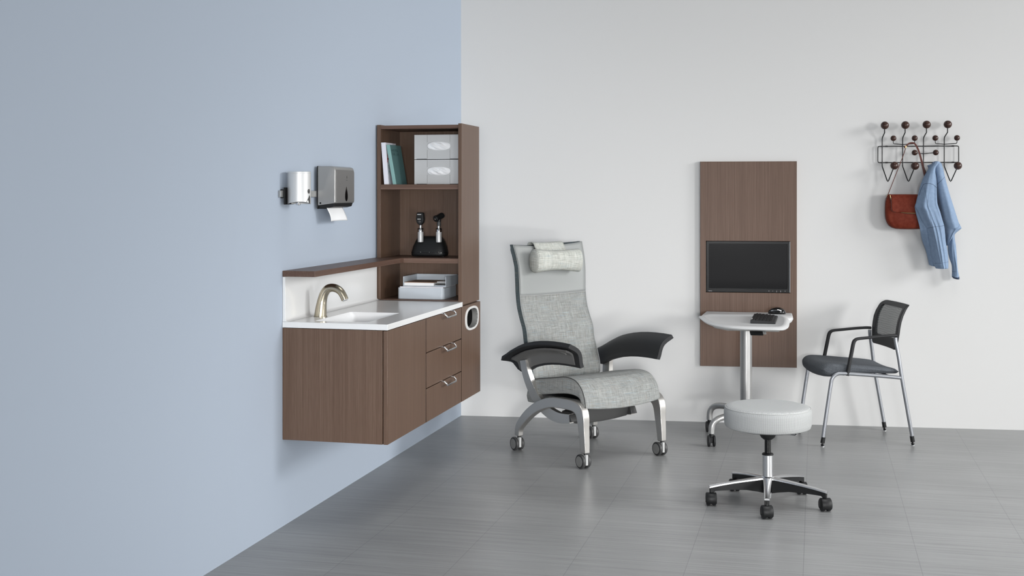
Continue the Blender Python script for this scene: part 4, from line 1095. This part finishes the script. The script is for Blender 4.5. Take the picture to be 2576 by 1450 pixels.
# ================================================================== patient chair
t = Thing('patient_chair', 'high-backed grey patient armchair with flared black arms, head pillow and four casters', 'armchair', FA, (0, 0, 0))
W2 = .262
top = [(.165, .392), (.10, .408), (.045, .4185), (-.02, .429), (-.08, .4385), (-.14, .4475), (-.19, .4475), (-.235, .4375), (-.268, .417), (-.292, .388), (-.306, .355), (-.3125, .325), (-.3130, .309), (-.306, .3045), (-.296, .309), (-.283, .333), (-.262, .3495), (-.225, .3595), (-.17, .362), (-.09, .353), (.0, .3385), (.08, .3275), (.15, .322), (.172, .335), (.176, .365)]
prof = [(x, z) for x, z, _ in smooth([(x, z, 0) for x, z in top], 4, True)]
cl = lambda y: lerp([(-.31, .33), (-.29, .36), (-.25, .395), (-.17, .405), (.0, .385), (.17, .357)], y)
rings = []
for x, k in [(-.2625, .010), (-.260, .0045), (-.256, .0012), (-.248, 0), (-.20, 0), (-.15, 0), (-.10, 0), (-.05, 0), (0, 0), (.05, 0), (.10, 0), (.15, 0), (.20, 0), (.248, 0), (.256, .0012), (.260, .0045), (.2625, .010)]:
    r_ = []
    for y, z in prof:
        c_ = cl(y); d_ = z-c_; z2 = z-math.copysign(min(abs(d_), k), d_); y2 = y+(k*.6 if y < -.26 else 0)
        q = 1-(x/W2)**2
        if y < -.255 and z < .40: z2 -= .018*q*min(1, (.40-z)/.08); y2 -= .010*q
        elif z > c_ and y > -.22: z2 -= .006*q
        r_.append((x, y2, z2))
    rings.append(r_)
t.part('seat', MB().loft(rings, uv=True), 'weave_seat', ang=60)
t.part('seat_piping', MB().tube([(-.2605, y, z+.0) for y, z in prof[:50]], .0022, 8), 'dark_grey')
# back
yf = [(.262, .188), (.30, .180), (.36, .160), (.42, .152), (.50, .170), (.58, .200), (.66, .2165), (.72, .245), (.78, .268), (.85, .280), (.92, .283), (1.0, .288), (1.06, .303), (1.10, .318), (1.135, .330)]
HB = .240
def back_pt(u_, z, off=0):
    """u_ -1..1 across; front surface of the back"""
    x = u_*HB*lerp([(.26, .90), (.30, .97), (.45, 1.0), (.7, .99), (.85, .985), (1.0, 1.0), (1.13, 1.04)], z)
    dish = lerp([(.26, .006), (.6, .016), (.9, .022), (1.02, .016), (1.13, .006)], z)
    y = slerp(yf, z)+dish*(1-u_*u_)
    return (x, y-off, z)
def ztop(u_): return 1.118+.010*abs(u_)**3-.004*(1-u_*u_)+ .004*u_
nz = 56; rings = []
US = [-1+2*i/20 for i in range(21)]
for j in range(nz+1):
    q = j/nz; r_ = []
    for u_ in US:
        z = .266+(ztop(u_)-.266)*q; r_.append(back_pt(u_*.985, z))
    bt = []
    for u_ in reversed(US):
        z = .266+(ztop(u_)-.266)*q; x, y, z = back_pt(u_, z)
        bt.append((x*1.0, y+.040*(1 if q < .97 else .8), z))
    rings.append(r_+bt)
bk_ = t.part('backrest', MB().loft(rings, uv=True), 'weave_shaded', .006, ang=50, seg=3)  # shell fabric carries side shade in its colour
v = []; nf = 40
def zs(u_): return .846+.003*u_-.006*(1-u_*u_)
for j in range(nf+1):
    for u_ in US: v.append(back_pt(u_*.972, .272+(zs(u_)-.272)*j/nf, .0024))
f = [(j*21+i, j*21+i+1, (j+1)*21+i+1, (j+1)*21+i) for j in range(nf) for i in range(20)]
_ff = v, f
rt = []
for j in range(13):
    r_ = []
    for u_ in US: r_.append(back_pt(u_*.985, .2635+.150*j/12, .0012))
    for u_ in reversed(US):
        x, y, z = back_pt(u_, .2635+.150*j/12); r_.append((x*1.006, y+.0415, z))
    rt.append(r_)
t.part('lower_cover', MB().loft(rt, uv=True), 'weave_seat', .006, parent=bk_, ang=50, seg=3)
t.part('front_fabric', MB().add(v, f, [[(v[q][0], v[q][2]) for q in ff] for ff in f]), 'weave_seat', parent=bk_, solid=-.003, ang=80, label='light grey woven front of the back')
# smooth vinyl upper face
v = []; n2 = 18
def zs(u_): return .846+.003*u_-.006*(1-u_*u_)
for j in range(n2+1):
    for u_ in US:
        z = zs(u_)+(ztop(u_)-.002-zs(u_))*j/n2; v.append(back_pt(u_*.985, z, .0022+.0012*math.sin(math.pi*min(1, j/n2))))
f = [(j*21+i, j*21+i+1, (j+1)*21+i+1, (j+1)*21+i) for j in range(n2) for i in range(20)]
t.part('vinyl_panel', MB().add(v, f), 'vinyl_grey', parent=bk_, solid=-.0035, ang=80, label='smooth light grey vinyl upper part of the back')
t.part('seam_piping', MB().tube([back_pt(u_*.985, zs(u_), .0035) for u_ in US], .0022, 8), 'light_plastic', parent=bk_)
t.part('edge_piping', MB().tube([back_pt(-.99, .40+(ztop(-1)-.002-.40)*i/40, .001) for i in range(41)], .0024, 8), 'vinyl_grey', parent=bk_)
t.part('edge_piping', MB().tube([back_pt(.99, .40+(ztop(1)-.002-.40)*i/40, .001) for i in range(41)], .0024, 8), 'vinyl_grey', parent=bk_)
# head pillow: short bolster pinched in the middle
rings = []
for i in range(29):
    q = i/28; q = (q*.08 if i == 0 else q); x = -.174+.328*q; e = 1-abs(2*q-1); k = 1 if e > .08 else math.sqrt(max(.0, 1-((.08-e)/.08)**2))*.28+.72
    pin = 1-.12*math.sin(math.pi*q); sag = .006*math.sin(math.pi*q)
    r_ = []
    for a_ in range(32):
        th = 2*math.pi*a_/32; c, s_ = math.cos(th), math.sin(th)
        r_.append((x, .238+.048*k*pin*math.copysign(abs(c)**.8, c), 1.031+.067*k*pin*math.copysign(abs(s_)**.8, s_)+(sag if s_ < 0 else -sag*.2)-.006*(q-.5)))
    rings.append(r_)
pl = t.part('head_pillow', MB().loft(rings, uv=True), 'weave_pillow', ang=75, label='woven fabric head pillow')
# strap of the pillow going over the top of the back
v = []; n2 = 16
path = [(.283, 1.070), (.298, 1.092), (.310, 1.110), (.320, 1.1235), (.342, 1.1285), (.366, 1.121), (.374, 1.08), (.372, 1.0)]
sp = smooth([(0, y, z) for y, z in path], 3)
uvs = []
for k, (_, y, z) in enumerate(sp):
    for i in range(11):
        q = i/10; v.append((-.112+.212*q, y, z+.0016-.004*math.sin(math.pi*q)))
n_ = len(sp); f = [(k*11+i, k*11+i+1, (k+1)*11+i+1, (k+1)*11+i) for k in range(n_-1) for i in range(10)]
uvs = [[(v[j][0], (j//11)*.01) for j in ff] for ff in f]
t.part('pillow_strap', MB().add(v, f, uvs), 'weave_pillow', parent=pl, solid=-.005, ang=80)

# frame, arms
def strip(path, x0, x1, xs=None, ts=None):
    """tapered band in the side plane: path of (y,z,width); x0..x1 thickness, xs drift, ts thickness factor"""
    pts = smooth([(y, z, w_) for y, z, w_ in path], 6); L_, R_ = [], []
    xo = [p[0] for p in smooth([(x, 0, 0) for x in xs], 6)] if xs else [0]*len(pts)
    tf = [p[0] for p in smooth([(x, 0, 0) for x in ts], 6)] if ts else [1]*len(pts)
    xm, xh = (x0+x1)/2, (x1-x0)/2
    for i, p in enumerate(pts):
        a, b = pts[max(i-1, 0)], pts[min(i+1, len(pts)-1)]; dy, dz = b[0]-a[0], b[1]-a[1]; l_ = math.hypot(dy, dz); ny, nz_ = -dz/l_, dy/l_
        L_.append((p[0]+ny*p[2]/2, p[1]+nz_*p[2]/2)); R_.append((p[0]-ny*p[2]/2, p[1]-nz_*p[2]/2))
    v = []
    for i in range(len(pts)):
        a, b = xo[i]+xm-xh*tf[i], xo[i]+xm+xh*tf[i]
        v += [(a, *L_[i]), (b, *L_[i]), (b, *R_[i]), (a, *R_[i])]
    n_ = len(pts); f = [(4*i+k, 4*i+(k+1) % 4, 4*i+4+(k+1) % 4, 4*i+4+k) for i in range(n_-1) for k in range(4)]+[(0, 1, 2, 3), (4*n_-4, 4*n_-3, 4*n_-2, 4*n_-1)]
    return MB().add(v, f)
def caster(x, y, par, face):
    ax = Vector((math.cos(face), math.sin(face), 0)); r_ = .037; back = Vector((-ax.y, ax.x, 0))
    c0 = Vector((x, y, 0)) - back*.017
    for k in (-1, 1):
        cc = c0+Vector((0, 0, r_))+ax*k*.0165
        t.part('wheel', MB().lathe([(0, -.009), (r_-.006, -.009), (r_-.001, -.0065), (r_, -.003), (r_, .003), (r_-.001, .0065), (r_-.006, .009), (0, .009)], cc, ax, 40), 'dark_grey', parent=par)
        t.part('wheel_cap', MB().lathe([(0, 0), (.0272, 0), (.0282, .0012), (.0272, .0024), (0, .0024)], cc+ax*k*.0086, ax*k, 36), 'caster_grey', parent=par)
        t.part('tyre_edge', MB().lathe([(.0288, 0), (.0325, 0), (.0325, .0018), (.0288, .0018)], cc+ax*k*.0086, ax*k, 36), 'black_soft', parent=par)
    m = MB()
    m.add([c0+ax*a_+back*b_+Vector((0, 0, z_)) for z_ in (.020, .0745) for a_, b_ in ((-.0065, .002), (.0065, .002), (.0065, .0345), (-.0065, .0345))], [(0, 1, 2, 3), (4, 5, 6, 7), (0, 1, 5, 4), (1, 2, 6, 5), (2, 3, 7, 6), (3, 0, 4, 7)])
    t.part('fork', m, 'light_plastic', .002, parent=par)
    t.part('stem', MB().cyl((x, y, .07), (x, y, .082), .008), 'black_plastic', parent=par)
FACEW = math.atan2(-.52, -.854)-R(36.5)   # wheel axis, pointing to the left of the picture
for s in (-1, 1):
    a, b = (-.288, -.246) if s < 0 else (.246, .288)
    fl2 = rl = t.part('leg_arch', strip([(.2455, .083, .036), (.238, .128, .040), (.205, .167, .046), (.14, .2215, .050), (.06, .2680, .052), (-.03, .3000, .053), (-.11, .311, .053), (-.190, .3135, .054), (-.242, .3120, .056), (-.281, .2990, .060), (-.301, .262, .057), (-.308, .20, .049), (-.3160, .13, .042), (-.3195, .080, .037)], a, b, None, [.78, .8, .86, .92, .95, .97, 1, 1.04, 1.06, 1.06, 1.02, .92, .82, .76]), 'frame_metal', .004, ang=30, seg=3)
    xm = (a+b)/2
    caster(xm, -.3195, fl2, FACEW); caster(xm, .2455, rl, FACEW)
    # arm support sweeping from the arm down under the seat
    a2, b2 = (-.318, -.290) if s < 0 else (.290, .318)
    t.part('arm_support', strip([(.150, .508, .050), (.148, .495, .052), (.144, .443, .056), (.126, .369, .060), (.085, .289, .062), (.019, .239, .060), (-.060, .220, .054), (-.146, .226, .046)], -.014, .014, [s*q for q in (.300, .298, .288, .270, .247, .230, .222, .216)]), 'frame_metal', .003, ang=30, seg=3)
    t.part('bracket', MB().prism([(-.166, .212), (-.135, .204), (-.095, .208), (-.090, .244), (-.150, .248)], 'x', *((-.230, -.19) if s < 0 else (.19, .230))), 'dark_grey', .003)
    # flared arm blade
    st = [(.262, .470, .515), (.245, .452, .533), (.21, .440, .553), (.17, .4395, .571), (.13, .455, .588), (.09, .474, .602), (.05, .486, .612), (.0, .4985, .623), (-.06, .508, .632), (-.12, .5135, .6375), (-.18, .5155, .6405), (-.24, .516, .6410), (-.30, .5145, .639)]
    XS = [(0, .258), (.18, .266), (.4, .272), (.58, .280), (.72, .293), (.84, .314), (.93, .337), (1, .356)]
    def blade(off, s0, s1_, st, th, mirror=s, ns=22):
        rings = []
        for y, zb, zt in st:
            A_, B_ = [], []
            for i in range(ns+1):
                q = s0+(s1_-s0)*i/ns; x = slerp(XS, q); dx = (slerp(XS, min(1, q+.01))-slerp(XS, max(0, q-.01))); dzz = (min(1, q+.01)-max(0, q-.01))*(zt-zb)
                l_ = math.hypot(dx, dzz); nx, nz_ = dzz/l_, -dx/l_   # outward-down normal
                z = zb+(zt-zb)*q; y2 = y-(.012*(q-.5) if y < -.29 else 0)+(.02*q if y > .25 else 0)
                A_.append((mirror*(x+nx*off), y2, z+nz_*off)); B_.append((mirror*(x+nx*(off+th)), y2, z+nz_*(off+th)))
            rings.append(A_+B_[::-1])
        return MB().loft(rings)
    ar = t.part('armrest', blade(-.004, 0, 1, st, .023), 'black_soft', .004, ang=40, seg=3)
    st2 = [(y, zb+.014, zt-.012) for y, zb, zt in st[2:-1]]; st2[-1] = (-.258, st2[-1][1], st2[-1][2])
    t.part('arm_shell', blade(.0175, .05, .93, st2, .010), 'shell_grey', .002, parent=ar, ang=40)
    t.part('arm_rib', MB().tube(smooth([(s*.318, .02, .588), (s*.322, -.06, .594), (s*.322, -.15, .590), (s*.3235, -.22, .586), (s*.322, -.235, .578)], 5), .0035, 8), 'caster_grey', parent=ar)
# cross member under the seat front and mechanism
m = MB(); rings = []
for x, zb, zt, y0 in ((-.205, .206, .252, -.135), (-.17, .192, .262, -.140), (-.1, .187, .264, -.142), (0, .187, .266, -.144), (.10, .190, .264, -.142), (.185, .197, .262, -.138), (.222, .214, .254, -.130)):
    rings.append([(x, y0+.010, zb), (x, y0, (zb+zt)/2), (x, y0+.002, zt), (x, y0+.085, zt), (x, y0+.085, zb+.015), (x, y0+.05, zb)])
t.part('cross_member', m.loft(rings), 'dark_grey', .004, ang=25)
t.part('mechanism', MB().box(-.20, .20, -.17, .12, .318, .330), 'black_plastic', .004)
t.part('back_hinge', MB().box(-.20, .20, .11, .215, .305, .322), 'dark_grey', .003)

# ================================================================== light and camera
def area(name, loc, target, size, power, col=(1, 1, 1), size_y=None, spread=180):
    l = bpy.data.lights.new(name, 'AREA'); l.energy = power; l.color = col; l.shape = 'RECTANGLE'; l.size = size; l.size_y = size_y or size; l.spread = R(spread)
    o = bpy.data.objects.new(name, l); COL.objects.link(o); o.location = loc
    o.rotation_euler = (Vector(target)-Vector(loc)).to_track_quat('-Z', 'Y').to_euler(); return o
area('softbox_key', (8.2, .6, 2.0), (2.2, 7.4, .1), 1.6, 42, (1, .998, .992), None, 60)
area('softbox_side', (8.4, 4.0, 3.2), (1.2, 7.2, .6), 1.6, 300)
area('fill_right', (3.5, -2.4, 1.3), (1.6, 7.5, .3), 2.4, 20, (1, 1, 1), None, 90)  # added front fill, evens out the back wall
area('fill_corner', (.1, -2.4, 1.35), (-.1, 7.8, .2), 1.1, 20, (1, 1, 1), .5, 45)  # added fill lamp, brightens the corner between the walls
area('fill_under_cabinet', (2.25, -2.4, .3), (-.4, 7.0, .15), 1.0, 5, (1, 1, 1), .4, 30)  # added low fill, lifts the blue wall strip beneath the cabinets
area('softbox_top', (2.0, 4.6, 4.8), (2.0, 4.65, 0), 2.6, 37, (1, 1, 1), None, 80)
# added ambient fill: world gradient brighter near the horizon, dimmer overhead
w = bpy.data.worlds.new('World'); SC.world = w; w.use_nodes = True; nt = w.node_tree; bg = nt.nodes['Background']
tc = nt.nodes.new('ShaderNodeTexCoord'); sx = nt.nodes.new('ShaderNodeSeparateXYZ'); cr = nt.nodes.new('ShaderNodeValToRGB')
nt.links.new(tc.outputs['Generated'], sx.inputs[0]); nt.links.new(sx.outputs[2], cr.inputs['Fac']); WX = (.10, 1.0)   # ambient cut on the left so left-facing sides go dark
mr = nt.nodes.new('ShaderNodeMapRange'); mr.interpolation_type = 'SMOOTHSTEP'; nt.links.new(sx.outputs[0], mr.inputs['Value'])
for k_, v_ in (('From Min', -.7), ('From Max', .5), ('To Min', WX[0]), ('To Max', WX[1])): mr.inputs[k_].default_value = v_
mx = nt.nodes.new('ShaderNodeVectorMath'); mx.operation = 'SCALE'; nt.links.new(cr.outputs['Color'], mx.inputs[0]); nt.links.new(mr.outputs['Result'], mx.inputs['Scale'])
nt.links.new(mx.outputs['Vector'], bg.inputs['Color'])
WR = [(0, 1.0), (.18, .95), (.45, .50), (.8, .30), (1, .28)]
e = cr.color_ramp.elements; e[0].position = 0; e[0].color = (1, 1, 1, 1); e[1].position = 1; e[1].color = (WR[-1][1],)*3+(1,)
for p, c in WR[1:-1]:
    x = e.new(p); x.color = (c, c, c, 1)
WS = .68
bg.inputs['Strength'].default_value = WS

cam = bpy.data.cameras.new('Camera'); co = bpy.data.objects.new('Camera', cam); COL.objects.link(co); SC.camera = co
co.location = (0, 0, 1.4); co.rotation_euler = (R(90), 0, 0)
cam.sensor_width = 36; cam.lens = 3100/2576*36; cam.shift_y = -235/2576; cam.clip_end = 100
SC.view_settings.view_transform = 'Standard'; SC.view_settings.look = 'None'; SC.view_settings.exposure = 0; SC.view_settings.gamma = 1
SC.view_settings.use_curve_mapping = False
